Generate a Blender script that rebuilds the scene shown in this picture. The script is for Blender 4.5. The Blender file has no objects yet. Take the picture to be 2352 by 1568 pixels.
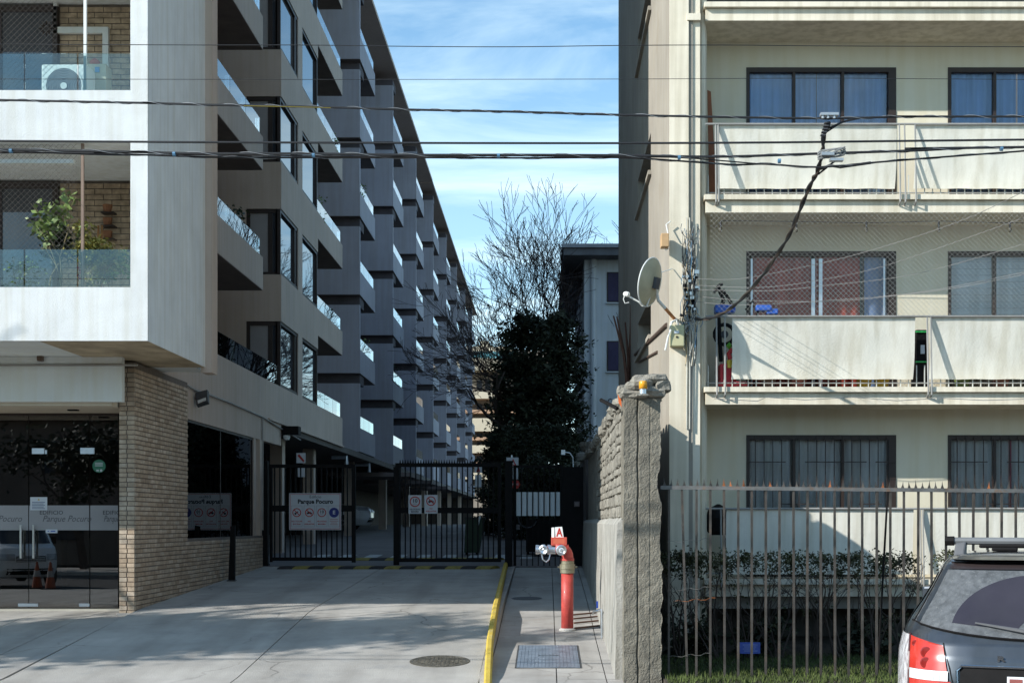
import bpy, math, random
from mathutils import Vector, Matrix, noise
R = math.radians
random.seed(7)
sc = bpy.context.scene
COL = sc.collection
# ---------------------------------------------------------------- camera
EYE = 1.75
F, CX, CY = 3200.0, 1255.0, 1200.0     # survey constants used to turn measured angles into metres
cam_d = bpy.data.cameras.new('camera'); cam = bpy.data.objects.new('camera', cam_d); COL.objects.link(cam)
cam.location = (0, 0, EYE); cam.rotation_euler = (R(90), 0, 0)
cam_d.sensor_width = 36; cam_d.lens = F/2352*36
cam_d.shift_x = -(CX-1176)/2352; cam_d.shift_y = (CY-784)/2352
cam_d.clip_start = .1; cam_d.clip_end = 2000
sc.camera = cam
# ---------------------------------------------------------------- sky, sun, exposure
SUN = Vector((-1.8, -1.0, 1.15)).normalized()      # towards the sun: behind the camera, to the left
w = bpy.data.worlds.new('World'); sc.world = w; w.use_nodes = True
nt = w.node_tree; nt.nodes.clear()
N = nt.nodes.new; L = nt.links.new
out = N('ShaderNodeOutputWorld'); bg = N('ShaderNodeBackground'); sky = N('ShaderNodeTexSky')
sky.sky_type = 'NISHITA'; sky.sun_disc = False
sky.sun_elevation = math.asin(SUN.z); sky.sun_rotation = math.atan2(SUN.x, SUN.y)
sky.air_density = 1.0; sky.dust_density = .6; sky.ozone_density = 1.2; sky.altitude = 500
tc = N('ShaderNodeTexCoord'); sep = N('ShaderNodeSeparateXYZ'); L(tc.outputs['Generated'], sep.inputs[0])
zz = N('ShaderNodeMath'); zz.operation = 'ADD'; zz.inputs[1].default_value = .12; L(sep.outputs['Z'], zz.inputs[0])
zm = N('ShaderNodeMath'); zm.operation = 'MAXIMUM'; zm.inputs[1].default_value = .05; L(zz.outputs[0], zm.inputs[0])
dx = N('ShaderNodeMath'); dx.operation = 'DIVIDE'; L(sep.outputs['X'], dx.inputs[0]); L(zm.outputs[0], dx.inputs[1])
dy = N('ShaderNodeMath'); dy.operation = 'DIVIDE'; L(sep.outputs['Y'], dy.inputs[0]); L(zm.outputs[0], dy.inputs[1])
cmb = N('ShaderNodeCombineXYZ'); L(dx.outputs[0], cmb.inputs[0]); L(dy.outputs[0], cmb.inputs[1])
mp = N('ShaderNodeMapping'); mp.inputs['Rotation'].default_value = (0, 0, R(24)); mp.inputs['Scale'].default_value = (1.0, 1.7, 1)
L(cmb.outputs[0], mp.inputs[0])
nz = N('ShaderNodeTexNoise'); nz.inputs['Scale'].default_value = 1.5; nz.inputs['Detail'].default_value = 9
nz.inputs['Roughness'].default_value = .58; nz.inputs['Distortion'].default_value = .5; L(mp.outputs[0], nz.inputs['Vector'])
rp = N('ShaderNodeValToRGB'); rp.color_ramp.elements[0].position = .44; rp.color_ramp.elements[1].position = .74
L(nz.outputs['Fac'], rp.inputs[0])
cm = N('ShaderNodeMath'); cm.operation = 'MULTIPLY'; cm.inputs[1].default_value = .66; L(rp.outputs[0], cm.inputs[0])
hz = N('ShaderNodeMapRange'); hz.inputs[1].default_value = .02; hz.inputs[2].default_value = .42
hz.inputs[3].default_value = .50; hz.inputs[4].default_value = 0; L(sep.outputs['Z'], hz.inputs[0])
ca = N('ShaderNodeMath'); ca.operation = 'ADD'; ca.use_clamp = True; L(cm.outputs[0], ca.inputs[0]); L(hz.outputs[0], ca.inputs[1])
mx = N('ShaderNodeMix'); mx.data_type = 'RGBA'; L(ca.outputs[0], mx.inputs['Factor'])
tint = N('ShaderNodeMix'); tint.data_type = 'RGBA'; tint.blend_type = 'MULTIPLY'; tint.inputs['Factor'].default_value = 1
L(sky.outputs[0], tint.inputs['A']); tint.inputs['B'].default_value = (.93, 1.50, 1.70, 1)
L(tint.outputs['Result'], mx.inputs['A']); mx.inputs['B'].default_value = (8.8, 10.8, 11.4, 1)
L(mx.outputs['Result'], bg.inputs[0]); bg.inputs[1].default_value = .097; L(bg.outputs[0], out.inputs[0])
sl = bpy.data.lights.new('sun', 'SUN'); sl.energy = 5.0; sl.angle = R(.53); sl.color = (1, .985, .94)
so = bpy.data.objects.new('sun', sl); COL.objects.link(so); so.location = SUN*60
so.rotation_euler = SUN.to_track_quat('Z', 'Y').to_euler()
vs = sc.view_settings; vs.view_transform = 'Standard'; vs.look = 'None'; vs.exposure = 0.42; vs.gamma = 1; vs.use_curve_mapping = False
sc.cycles.max_bounces = 6; sc.cycles.transparent_max_bounces = 12
sc.cycles.diffuse_bounces = 3; sc.cycles.glossy_bounces = 4
sc.cycles.caustics_reflective = False; sc.cycles.caustics_refractive = False

# ---------------------------------------------------------------- helpers
def P(x, y, d): return Vector(((x-CX)*d/F, d, EYE+(CY-y)*d/F))
def PX(x, d): return (x-CX)*d/F
def PZ(y, d): return EYE+(CY-y)*d/F
def lerp(a, b, t): return a+(b-a)*t
def interp(tab, d):
    if d <= tab[0][0]: return tab[0][1]
    for (a, za), (b, zb) in zip(tab, tab[1:]):
        if d <= b: return lerp(za, zb, (d-a)/(b-a))
    return tab[-1][1]

WO = {}                     # world offset of each empty / part whose children are given in world metres
class MB:
    def __init__(s): s.v = []; s.f = []; s.fm = []; s.mi = 0
    def face(s, idx): s.f.append(idx); s.fm.append(s.mi)
    def poly(s, pts):
        b = len(s.v); s.v += [tuple(p) for p in pts]; s.face(list(range(b, b+len(pts)))); return s
    def hexa(s, p):
        b = len(s.v); s.v += [tuple(q) for q in p]
        for q in ((0,3,2,1),(4,5,6,7),(0,1,5,4),(1,2,6,5),(2,3,7,6),(3,0,4,7)): s.face([b+i for i in q])
        return s
    def box(s, x0, x1, y0, y1, z0, z1):
        if x0 > x1: x0, x1 = x1, x0
        if y0 > y1: y0, y1 = y1, y0
        if z0 > z1: z0, z1 = z1, z0
        return s.hexa([(x0,y0,z0),(x1,y0,z0),(x1,y1,z0),(x0,y1,z0),(x0,y0,z1),(x1,y0,z1),(x1,y1,z1),(x0,y1,z1)])
    def tube(s, pts, r, n=6, cap=True):
        pts = [Vector(p) for p in pts]; m = len(pts)
        rr = r if isinstance(r, (list, tuple)) else [r]*m
        b = len(s.v); up = None
        for i, p in enumerate(pts):
            t = (pts[min(i+1, m-1)]-pts[max(i-1, 0)])
            if t.length < 1e-9: t = Vector((0, 0, 1))
            t.normalize()
            if up is None:
                up = Vector((0, 0, 1)) if abs(t.z) < .9 else Vector((1, 0, 0))
            u = up-t*up.dot(t)
            if u.length < 1e-6: u = t.orthogonal()
            u.normalize(); v = t.cross(u); up = u
            for k in range(n):
                a = 2*math.pi*k/n
                q = p+(u*math.cos(a)+v*math.sin(a))*rr[i]; s.v.append(tuple(q))
        for i in range(m-1):
            for k in range(n):
                k2 = (k+1) % n
                s.face([b+i*n+k, b+i*n+k2, b+(i+1)*n+k2, b+(i+1)*n+k])
        if cap:
            s.face([b+k for k in range(n)][::-1]); s.face([b+(m-1)*n+k for k in range(n)])
        return s
    def lathe(s, prof, c=(0,0,0), axis=(0,0,1), n=16, cap=True):
        c = Vector(c); ax = Vector(axis).normalized(); u = ax.orthogonal().normalized(); v = ax.cross(u); b = len(s.v)
        for r, h in prof:
            for k in range(n):
                a = 2*math.pi*k/n; s.v.append(tuple(c+ax*h+(u*math.cos(a)+v*math.sin(a))*r))
        for i in range(len(prof)-1):
            for k in range(n):
                k2 = (k+1) % n; s.face([b+i*n+k, b+i*n+k2, b+(i+1)*n+k2, b+(i+1)*n+k])
        if cap:
            s.face([b+k for k in range(n)][::-1]); s.face([b+(len(prof)-1)*n+k for k in range(n)])
        return s
    def prism(s, pts, vec):
        b = len(s.v); n = len(pts); vec = Vector(vec)
        s.v += [tuple(p) for p in pts]+[tuple(Vector(p)+vec) for p in pts]
        s.face(list(range(b, b+n))[::-1]); s.face(list(range(b+n, b+2*n)))
        for k in range(n):
            k2 = (k+1) % n; s.face([b+k, b+k2, b+n+k2, b+n+k])
        return s
    def grid(s, fn, nu, nv, closed_u=False):
        b = len(s.v)
        for j in range(nv+1):
            for i in range(nu if closed_u else nu+1): s.v.append(tuple(fn(i/nu, j/nv)))
        st = nu if closed_u else nu+1
        for j in range(nv):
            for i in range(nu):
                i2 = (i+1) % st if closed_u else i+1
                s.face([b+j*st+i, b+j*st+i2, b+(j+1)*st+i2, b+(j+1)*st+i])
        return s
    def build(s, name, mats, parent=None, smooth=False, bevel=0, label=None, kind=None, rough=0):
        v = s.v
        if rough:
            v = [tuple(Vector(p)+Vector(noise.noise_vector(Vector(p)*6))*rough) for p in v]
        lo = [min(p[i] for p in v) for i in range(3)]; hi = [max(p[i] for p in v) for i in range(3)]
        c = Vector([(a+b)/2 for a, b in zip(lo, hi)]); c.z = lo[2]
        me = bpy.data.meshes.new(name); me.from_pydata([(p[0]-c.x, p[1]-c.y, p[2]-c.z) for p in v], [], s.f)
        if not isinstance(mats, (list, tuple)): mats = [mats]
        for m in mats: me.materials.append(m)
        if len(mats) > 1: me.polygons.foreach_set('material_index', s.fm)
        if smooth: me.polygons.foreach_set('use_smooth', [True]*len(s.f))
        me.update()
        o = bpy.data.objects.new(name, me); COL.objects.link(o)
        off = WO.get(parent.name, Vector()) if parent else Vector()
        o.location = c-off
        if parent: o.parent = parent
        WO[o.name] = c
        if bevel:
            bm = o.modifiers.new('bevel', 'BEVEL'); bm.width = bevel; bm.segments = 2; bm.limit_method = 'ANGLE'
        if label: o['label'] = label
        if kind: o['kind'] = kind
        return o
def box(*a): return MB().box(*a)
def tube(*a, **k): return MB().tube(*a, **k)
def thing(name, label, cat, loc=(0,0,0), group=None, rz=0, local=False):
    o = bpy.data.objects.new(name, None); COL.objects.link(o); o.empty_display_size = .2
    o.location = loc; o.rotation_euler = (0, 0, rz); o['label'] = label; o['category'] = cat
    if group: o['group'] = group
    WO[o.name] = Vector() if local else Vector(loc)
    return o
def tag(o, label, cat, group=None):
    o['label'] = label; o['category'] = cat
    if group: o['group'] = group
    return o
def struct(o): o['kind'] = 'structure'; return o
def copy_tree(o, parent=None):
    c = o.copy(); COL.objects.link(c); c.parent = parent
    if parent: c.matrix_parent_inverse = o.matrix_parent_inverse.copy()
    for ch in list(o.children): copy_tree(ch, c)
    return c
def link_copy(o, loc_world, parent):
    c = o.copy(); COL.objects.link(c); c.parent = parent
    c.location = Vector(loc_world)-WO.get(parent.name, Vector()); WO[c.name] = Vector(loc_world); return c
def text(s, size, loc, m, parent, align='CENTER', shear=0, ry=0, name='lettering', mirror=False, bold=0, sx=1, rot=None):
    cu = bpy.data.curves.new('t', 'FONT'); cu.body = s; cu.size = size; cu.align_x = align; cu.align_y = 'CENTER'
    cu.shear = shear; cu.extrude = .0005; cu.offset = bold; cu.resolution_u = 2
    to = bpy.data.objects.new('t', cu); COL.objects.link(to)
    dg = bpy.context.evaluated_depsgraph_get(); me = bpy.data.meshes.new_from_object(to.evaluated_get(dg))
    bpy.data.objects.remove(to)
    M = rot if rot is not None else Matrix.Rotation(ry, 4, 'Z') @ Matrix.Rotation(R(90), 4, 'X')
    me.transform(M @ Matrix.Diagonal((sx, 1, 1, 1)))
    me.materials.clear(); me.materials.append(m)
    o = bpy.data.objects.new(name, me); COL.objects.link(o)
    o.location = Vector(loc)-(WO.get(parent.name, Vector()) if parent else Vector())
    if parent: o.parent = parent
    return o

# ---------------------------------------------------------------- materials
MATS = {}
def mat(name, col, rough=.8, var=.12, scale=2.5, bump=0, bscale=60, streak=0, metal=0, spec=.4, dark=None, detail=6, coat=0, spots=0, spotcol=None, emit=0, crack=0):
    if name in MATS: return MATS[name]
    m = bpy.data.materials.new(name); m.use_nodes = True; t = m.node_tree; b = t.nodes['Principled BSDF']
    b.inputs['Roughness'].default_value = rough; b.inputs['Metallic'].default_value = metal
    b.inputs['Specular IOR Level'].default_value = spec
    if coat: b.inputs['Coat Weight'].default_value = coat; b.inputs['Coat Roughness'].default_value = .06
    n = t.nodes.new; l = t.links.new
    geo = n('ShaderNodeNewGeometry')
    no = n('ShaderNodeTexNoise'); no.inputs['Scale'].default_value = scale; no.inputs['Detail'].default_value = detail; no.inputs['Roughness'].default_value = .62
    l(geo.outputs['Position'], no.inputs['Vector'])
    d = dark or tuple(c*(1-2.2*var) for c in col); li = tuple(min(1, c*(1+.8*var)) for c in col)
    rp = n('ShaderNodeValToRGB'); rp.color_ramp.elements[0].position = .3; rp.color_ramp.elements[1].position = .72
    rp.color_ramp.elements[0].color = (*[max(0, x) for x in d], 1); rp.color_ramp.elements[1].color = (*li, 1)
    l(no.outputs['Fac'], rp.inputs[0]); cur = rp.outputs[0]
    if streak:
        mp = n('ShaderNodeMapping'); mp.inputs['Scale'].default_value = (7, 7, .35); l(geo.outputs['Position'], mp.inputs[0])
        n2 = n('ShaderNodeTexNoise'); n2.inputs['Scale'].default_value = 1.3; n2.inputs['Detail'].default_value = 5; l(mp.outputs[0], n2.inputs['Vector'])
        r2 = n('ShaderNodeValToRGB'); r2.color_ramp.elements[0].position = .34; r2.color_ramp.elements[1].position = .58
        k = 1-streak; r2.color_ramp.elements[0].color = (k, k*.98, k*.93, 1); r2.color_ramp.elements[1].color = (1, 1, 1, 1)
        l(n2.outputs['Fac'], r2.inputs[0])
        mm = n('ShaderNodeMix'); mm.data_type = 'RGBA'; mm.blend_type = 'MULTIPLY'; mm.inputs['Factor'].default_value = 1
        l(cur, mm.inputs['A']); l(r2.outputs[0], mm.inputs['B']); cur = mm.outputs['Result']
    if spots:
        n3 = n('ShaderNodeTexNoise'); n3.inputs['Scale'].default_value = spots; n3.inputs['Detail'].default_value = 8; n3.inputs['Roughness'].default_value = .7
        l(geo.outputs['Position'], n3.inputs['Vector'])
        r3 = n('ShaderNodeValToRGB'); r3.color_ramp.elements[0].position = .56; r3.color_ramp.elements[1].position = .68
        r3.color_ramp.elements[0].color = (0,0,0,1); r3.color_ramp.elements[1].color = (1,1,1,1); l(n3.outputs['Fac'], r3.inputs[0])
        mm = n('ShaderNodeMix'); mm.data_type = 'RGBA'; l(r3.outputs[0], mm.inputs['Factor'])
        l(cur, mm.inputs['A']); mm.inputs['B'].default_value = (*(spotcol or tuple(c*.5 for c in col)), 1); cur = mm.outputs['Result']
    if crack:
        wn = n('ShaderNodeTexNoise'); wn.inputs['Scale'].default_value = 1.2; wn.inputs['Detail'].default_value = 5; l(geo.outputs['Position'], wn.inputs['Vector'])
        wa = n('ShaderNodeVectorMath'); wa.operation = 'MULTIPLY_ADD'; wa.inputs[1].default_value = (.9,.9,0); l(wn.outputs['Color'], wa.inputs[0]); l(geo.outputs['Position'], wa.inputs[2])
        vo = n('ShaderNodeTexVoronoi'); vo.feature = 'DISTANCE_TO_EDGE'; vo.inputs['Scale'].default_value = .42; l(wa.outputs[0], vo.inputs['Vector'])
        rc_ = n('ShaderNodeValToRGB'); rc_.color_ramp.elements[0].position = .0; rc_.color_ramp.elements[1].position = .007
        k = 1-crack; rc_.color_ramp.elements[0].color = (k,k,k,1); rc_.color_ramp.elements[1].color = (1,1,1,1); l(vo.outputs['Distance'], rc_.inputs[0])
        mm = n('ShaderNodeMix'); mm.data_type = 'RGBA'; mm.blend_type = 'MULTIPLY'; l(cur, mm.inputs['A']); l(rc_.outputs[0], mm.inputs['B']); cur = mm.outputs['Result']
        gate = n('ShaderNodeTexNoise'); gate.inputs['Scale'].default_value = .5; l(geo.outputs['Position'], gate.inputs['Vector'])
        gr = n('ShaderNodeMapRange'); gr.inputs[1].default_value = .45; gr.inputs[2].default_value = .6; l(gate.outputs['Fac'], gr.inputs[0]); l(gr.outputs[0], mm.inputs['Factor'])
        # tyre polish and oil grime in long streaks up the slope
        mp2 = n('ShaderNodeMapping'); mp2.inputs['Scale'].default_value = (1.6,.16,.16); l(geo.outputs['Position'], mp2.inputs[0])
        tn = n('ShaderNodeTexNoise'); tn.inputs['Scale'].default_value = 1.1; tn.inputs['Detail'].default_value = 6; l(mp2.outputs[0], tn.inputs['Vector'])
        tr_ = n('ShaderNodeValToRGB'); tr_.color_ramp.elements[0].position = .36; tr_.color_ramp.elements[1].position = .55
        tr_.color_ramp.elements[0].color = (.80,.79,.78,1); tr_.color_ramp.elements[1].color = (1,1,1,1); l(tn.outputs['Fac'], tr_.inputs[0])
        m3 = n('ShaderNodeMix'); m3.data_type = 'RGBA'; m3.blend_type = 'MULTIPLY'; m3.inputs['Factor'].default_value = 1; l(cur, m3.inputs['A']); l(tr_.outputs[0], m3.inputs['B']); cur = m3.outputs['Result']
    l(cur, b.inputs['Base Color'])
    if bump:
        n4 = n('ShaderNodeTexNoise'); n4.inputs['Scale'].default_value = bscale; n4.inputs['Detail'].default_value = 5; l(geo.outputs['Position'], n4.inputs['Vector'])
        bp = n('ShaderNodeBump'); bp.inputs['Strength'].default_value = min(1, bump); bp.inputs['Distance'].default_value = .02*max(1, bump)
        l(n4.outputs['Fac'], bp.inputs['Height']); l(bp.outputs[0], b.inputs['Normal'])
    if emit:
        l(cur, b.inputs['Emission Color']); b.inputs['Emission Strength'].default_value = emit
    MATS[name] = m; return m
def glass(name, tint=(.9,.95,.95), ior=1.5, rough=.0, refl=1.0, film=None, filmfac=0):
    if name in MATS: return MATS[name]
    m = bpy.data.materials.new(name); m.use_nodes = True; t = m.node_tree; t.nodes.clear()
    n = t.nodes.new; l = t.links.new
    o = n('ShaderNodeOutputMaterial'); tr = n('ShaderNodeBsdfTransparent'); tr.inputs[0].default_value = (*tint, 1)
    gl = n('ShaderNodeBsdfGlossy'); gl.inputs['Roughness'].default_value = rough; gl.inputs[0].default_value = (1,1,1,1)
    fr = n('ShaderNodeFresnel'); fr.inputs[0].default_value = ior
    mu = n('ShaderNodeMath'); mu.operation = 'MULTIPLY'; mu.inputs[1].default_value = refl; mu.use_clamp = True; l(fr.outputs[0], mu.inputs[0])
    base = tr.outputs[0]
    if film:
        df = n('ShaderNodeBsdfDiffuse'); df.inputs[0].default_value = (*film, 1)
        m1 = n('ShaderNodeMixShader'); m1.inputs[0].default_value = filmfac; l(tr.outputs[0], m1.inputs[1]); l(df.outputs[0], m1.inputs[2]); base = m1.outputs[0]
    mi = n('ShaderNodeMixShader'); l(mu.outputs[0], mi.inputs[0]); l(base, mi.inputs[1]); l(gl.outputs[0], mi.inputs[2]); l(mi.outputs[0], o.inputs[0])
    MATS[name] = m; return m

M_slab   = mat('painted white render', (.70,.71,.70), .85, .06, 1.6, .3, 95, .09)
M_taupe  = mat('taupe render', (.53,.425,.35), .85, .06, .8, .3, 60, .07)
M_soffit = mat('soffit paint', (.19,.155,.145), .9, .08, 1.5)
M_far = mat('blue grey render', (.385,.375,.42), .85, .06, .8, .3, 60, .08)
M_stain  = mat('stained soffit concrete', (.48,.38,.25), .9, .22, 2.2)
M_white  = mat('white wall paint', (.72,.74,.72), .8, .05, 1.0, .1, 60, .04)
M_brick  = mat('tan brick', (.46,.355,.255), .88, .16, 9, .3, 120)
M_brick2 = mat('tan brick pale', (.51,.41,.31), .88, .16, 9, .3, 120)
M_brick3 = mat('tan brick brown', (.40,.30,.21), .88, .16, 9, .3, 120)
M_mortar = mat('mortar', (.17,.14,.115), .95, .15, 20)
M_conc   = mat('pavement concrete', (.41,.385,.35), .9, .13, .9, .35, 70, spots=1.1, spotcol=(.30,.29,.275), crack=.55)
M_conc2  = mat('path concrete', (.405,.38,.35), .9, .13, 1.1, .35, 70, spots=1.6, spotcol=(.30,.27,.24), crack=.5)
M_joint  = mat('pavement joint', (.11,.10,.09), .95, .1)
M_asph   = mat('asphalt', (.055,.053,.052), .92, .25, 3, .5, 150)
M_dirt   = mat('garden soil', (.07,.055,.04), .95, .25, 5, .6, 40)
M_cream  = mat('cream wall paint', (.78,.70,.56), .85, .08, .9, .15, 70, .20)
M_creamshade= mat('weathered cream wall in shade tone', (.35,.315,.265), .9, .12, .6, .2, 60, .05, spots=.9, spotcol=(.29,.25,.195))  # weathered cream, darkened so the side wall reads as shaded
M_creamw = mat('balcony inner wall paint', (.68,.62,.485), .85, .05, .8, .1, 70, .04)
M_cpanel = mat('white balcony screen', (.77,.73,.63), .8, .06, 1.5, .15, 35, .16)
M_frame  = mat('dark brown frame', (.035,.022,.017), .5, .1)
M_black  = mat('black painted steel', (.009,.008,.008), .65, .2, 8, spec=.15)
M_dkgrey = mat('dark grey steel', (.06,.06,.065), .5, .15, 8)
M_alu    = mat('aluminium', (.62,.66,.70), .35, .06, 6, metal=.7)
M_steel  = mat('brushed steel', (.55,.55,.54), .3, .1, 9, metal=1)
M_rustbar= mat('weathered fence steel', (.085,.075,.065), .6, .25, 6, metal=.35, spots=3.5, spotcol=(.105,.075,.055))
M_rustrail=mat('weathered fence rail', (.19,.185,.175), .5, .2, 6, metal=.4, spots=5, spotcol=(.22,.12,.065))
M_rust   = mat('rust', (.36,.12,.04), .85, .25, 10)
M_sidegl = None
# ---------------------------------------------------------------- ground
DRV = [(-90,0),(12,0),(14.8,.05),(19.8,.51),(28.75,.85),(40,1.2),(60,1.55),(120,1.65),(900,1.65)]
FOR = [(-90,0),(12,0),(14.8,.05),(19.3,.44),(24,.45)]
PATH= [(-90,0),(12,0),(14.75,.05),(18.5,.245),(20.9,.44),(28.75,.83),(40,1.2)]
def gz(d): return interp(DRV, d)
def pz(d): return interp(PATH, d)
b = MB(); ds = [-90,-40,-14,6,12,14.8,17,19.8,24,28.75,34,40,50,60,90,120,300,900]; xs = [-500,-60,-20,-6,0,6,20,60,500]
for i in range(len(ds)-1):
    for j in range(len(xs)-1):
        b.poly([(xs[j],ds[i],gz(ds[i])-.16),(xs[j+1],ds[i],gz(ds[i])-.16),(xs[j+1],ds[i+1],gz(ds[i+1])-.16),(xs[j],ds[i+1],gz(ds[i+1])-.16)])
struct(b.build('ground', M_dirt))
struct(box(-80,80,-8,4.5,-.155,-.12).build('road', M_asph))
struct(box(-80,80,-13,-8,-.155,-.01).build('pavement', M_conc))
def sheet(x0, x1, d0, d1, prof, th=.14, step=.6):
    b = MB(); n = max(1, int((d1-d0)/step)); dd = [lerp(d0, d1, i/n) for i in range(n+1)]
    pts = [(d, interp(prof, d)) for d in dd]
    ring = [(x0, d, z) for d, z in pts]+[(x0, d, z-th) for d, z in reversed(pts)]
    k = len(ring); m = len(pts)
    b.v = [p for p in ring]+[(x1, p[1], p[2]) for p in ring]
    for i in range(k): i2 = (i+1) % k; b.face([i, k+i, k+i2, i2])
    for i in range(m-1):
        for o in (0, k):
            q = [o+i, o+i+1, o+k-2-i, o+k-1-i]; b.face(q if o == 0 else q[::-1])
    return b
drv = struct(sheet(-5.84,-.72,5,28.75,[(a, z-.03) for a, z in DRV],.11).build('driveway', M_joint))
for x0, x1 in ((-5.83,-3.352),(-3.338,-.725)):
    for d0, d1 in ((5,9.5),(9.515,13.2),(13.215,24.6),(24.615,28.7)):
        sheet(x0,x1,d0,d1,DRV,.1).build('slab', M_conc, drv)
fore = struct(sheet(-16,-5.86,5,21.3,[(a, z-.03) for a, z in FOR],.1).build('forecourt', M_joint))
jx = [-5.87,-6.45,-7.25,-8.05,-8.85,-9.65,-11.2,-13,-16]
for a, c in zip(jx, jx[1:]):
    for d0, d1 in ((5,10),(10.01,14.4),(14.41,17.7),(17.71,21.3)):
        sheet(c+.006,a-.006,d0,d1,FOR,.1).build('slab', M_conc, fore)
path = struct(sheet(-.64,.9,5,28.7,[(a, z-.03) for a, z in PATH],.1).build('footpath', M_joint))
for x0, x1 in ((-.635,.105),(.117,.64),(.652,.9)):
    dd = [5,8,10.6,13.2,15.75,18.6,21.3,24,26.4,28.7]
    for d0, d1 in zip(dd, dd[1:]): sheet(x0,x1,d0+.005,d1-.005,PATH,.09).build('slab', M_conc2, path)
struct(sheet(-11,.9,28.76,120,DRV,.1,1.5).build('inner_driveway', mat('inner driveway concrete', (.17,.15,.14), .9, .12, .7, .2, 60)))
struct(box(.9,60,5,14.2,-.1,.03).build('parking_apron', M_conc))
# yellow kerb of separate stones between driveway and footpath
M_yel = mat('worn yellow paint', (.56,.40,.06), .7, .12, 6, .2, 80, spots=4, spotcol=(.45,.36,.14))
kerb = struct(sheet(-.735,-.645,8,28.9,[(a, z+.0) for a, z in DRV],.2).build('kerb', M_conc2))
def kx(d): return interp([(13,-.585),(14.2,-.60),(15.5,-.645),(17,-.69),(20.9,-.735),(28.9,-.84)], d)
dk = 13.2
while dk < 28.8:
    d1 = min(dk+.96, 28.85); b = MB()
    for i in range(4):
        da, db = lerp(dk,d1,i/4), lerp(dk,d1,(i+1)/4)
        def ring(d):
            x = kx(d); zt = gz(d)+.085*min(1,max(.2,(d-13)/2.2)); zb = min(pz(d),gz(d))-.06
            return [(x-.042,d,zb),(x+.042,d,zb),(x+.042,d,zt-.025),(x+.022,d,zt),(x-.022,d,zt),(x-.042,d,zt-.025)]
        ra, rb = ring(da), ring(db); o = len(b.v); b.v += ra+rb
        for k in range(6): k2 = (k+1)%6; b.face([o+k,o+k2,o+6+k2,o+6+k])
        if i == 0: b.face([o+k for k in range(6)][::-1])
        if i == 3: b.face([o+6+k for k in range(6)])
    b.build('kerb_stone', M_yel, kerb); dk = d1+.012
# covers
def slope(prof, d): return math.atan2(interp(prof,d+.3)-interp(prof,d-.3), .6)
M_iron = mat('worn cast iron', (.17,.15,.115), .55, .25, 15, .8, 60, metal=.4)
c = thing('manhole_cover', 'round patterned cast iron manhole cover in the sunlit driveway', 'manhole cover', (PX(1010,16.0),16.0,gz(16.0)), local=True)
c.rotation_euler = (slope(DRV,16.0),0,0)
MB().lathe([(.345,-.02),(.345,.006),(.315,.006),(.315,-.02)], n=36, cap=False).build('rim', M_iron, c)
MB().lathe([(.308,-.02),(.308,.005)], n=36).build('lid', M_iron, c)
b = MB()
for i in range(-6,7):
    for j in range(-6,7):
        if (i*i+j*j) <= 33 and (i+j)%2: b.box(i*.048-.019,i*.048+.019,j*.048-.019,j*.048+.019,.005,.011)
b.build('tread_stud', M_iron, c, kind='stuff')
c = thing('access_cover', 'rectangular blue grey checker plate cover in the footpath before the hydrant', 'access cover', (PX(1259,16.7),16.7,pz(16.7)), local=True)
c.rotation_euler = (slope(PATH,16.7),0,0)
M_plate = mat('galvanised checker plate', (.30,.34,.39), .45, .18, 7, metal=.5)
box(-.38,.38,-.92,.92,-.03,.005).build('frame', mat('dark cover frame', (.06,.06,.06), .7), c)
lid = box(-.36,.36,-.90,.90,-.02,.009).build('lid', M_plate, c)
b = MB()
for i in range(17): b.box(-.34+i*.0415,-.34+i*.0415+.016,-.88,.88,.009,.0125)
b.build('rib', M_plate, c, kind='stuff')
box(-.12,.12,-.03,.0,.0126,.018).build('handle', M_steel, c)
c = thing('drain_cover', 'small dark oval drain cover in the shaded footpath before the pedestrian gate', 'drain cover', (PX(1210,22.6),22.6,pz(22.6)), local=True)
c.rotation_euler = (slope(PATH,22.6),0,0)
MB().lathe([(.23,-.02),(.23,.006)], n=28).build('lid', mat('dark iron', (.05,.04,.04), .6), c)
MB().lathe([(.25,-.02),(.25,.004)], n=28).build('rim', M_dkgrey, c)
# speed bumps
M_by = mat('speed bump yellow', (.30,.24,.06), .8, .2, 8); M_bk = mat('speed bump black', (.035,.03,.028), .85, .2, 8)
def bump(x0, x1, d, label, cnt):
    t = thing('speed_bump', label, 'speed bump', ((x0+x1)/2, d, gz(d)), 'speed bumps at the gate')
    wd = (x1-x0)/cnt
    for i in range(cnt):
        a = x0+i*wd; sk = .10; z = gz(d); pr = [(-.17,-.02),(-.15,.02),(-.07,.055),(.07,.055),(.15,.02),(.17,-.02)]
        b = MB(); n = len(pr)
        b.v = [(a+sk*(p[0]/.17), d+p[0], z+p[1]+p[0]*.038) for p in pr]+[(a+wd-.008+sk*(p[0]/.17), d+p[0], z+p[1]+p[0]*.038) for p in pr]
        for k in range(n-1): b.face([k, n+k, n+k+1, k+1])
        b.face(list(range(n))); b.face([n+k for k in range(n)][::-1])
        b.build('segment', M_by if i % 2 else M_bk, t)
bump(PX(650,28.1),PX(1138,28.1),28.1,'black and yellow rubber speed bump just in front of the gates',14)
bump(PX(640,31.0),PX(1150,31.0),31.0,'black and yellow rubber speed bump just inside the open gate',14)
zt = thing('crosswalk', 'worn white zebra stripes on the drive behind the gate', 'crosswalk', (-3.3,32.2,gz(32)), local=False)
for i in range(9):
    x = -5.4+i*.6
    sheet(x,x+.3,31.5,33.2,[(a, z+.004) for a, z in DRV],.004).build('stripe', mat('road paint', (.5,.5,.48), .85, .2, 5), zt)

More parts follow.
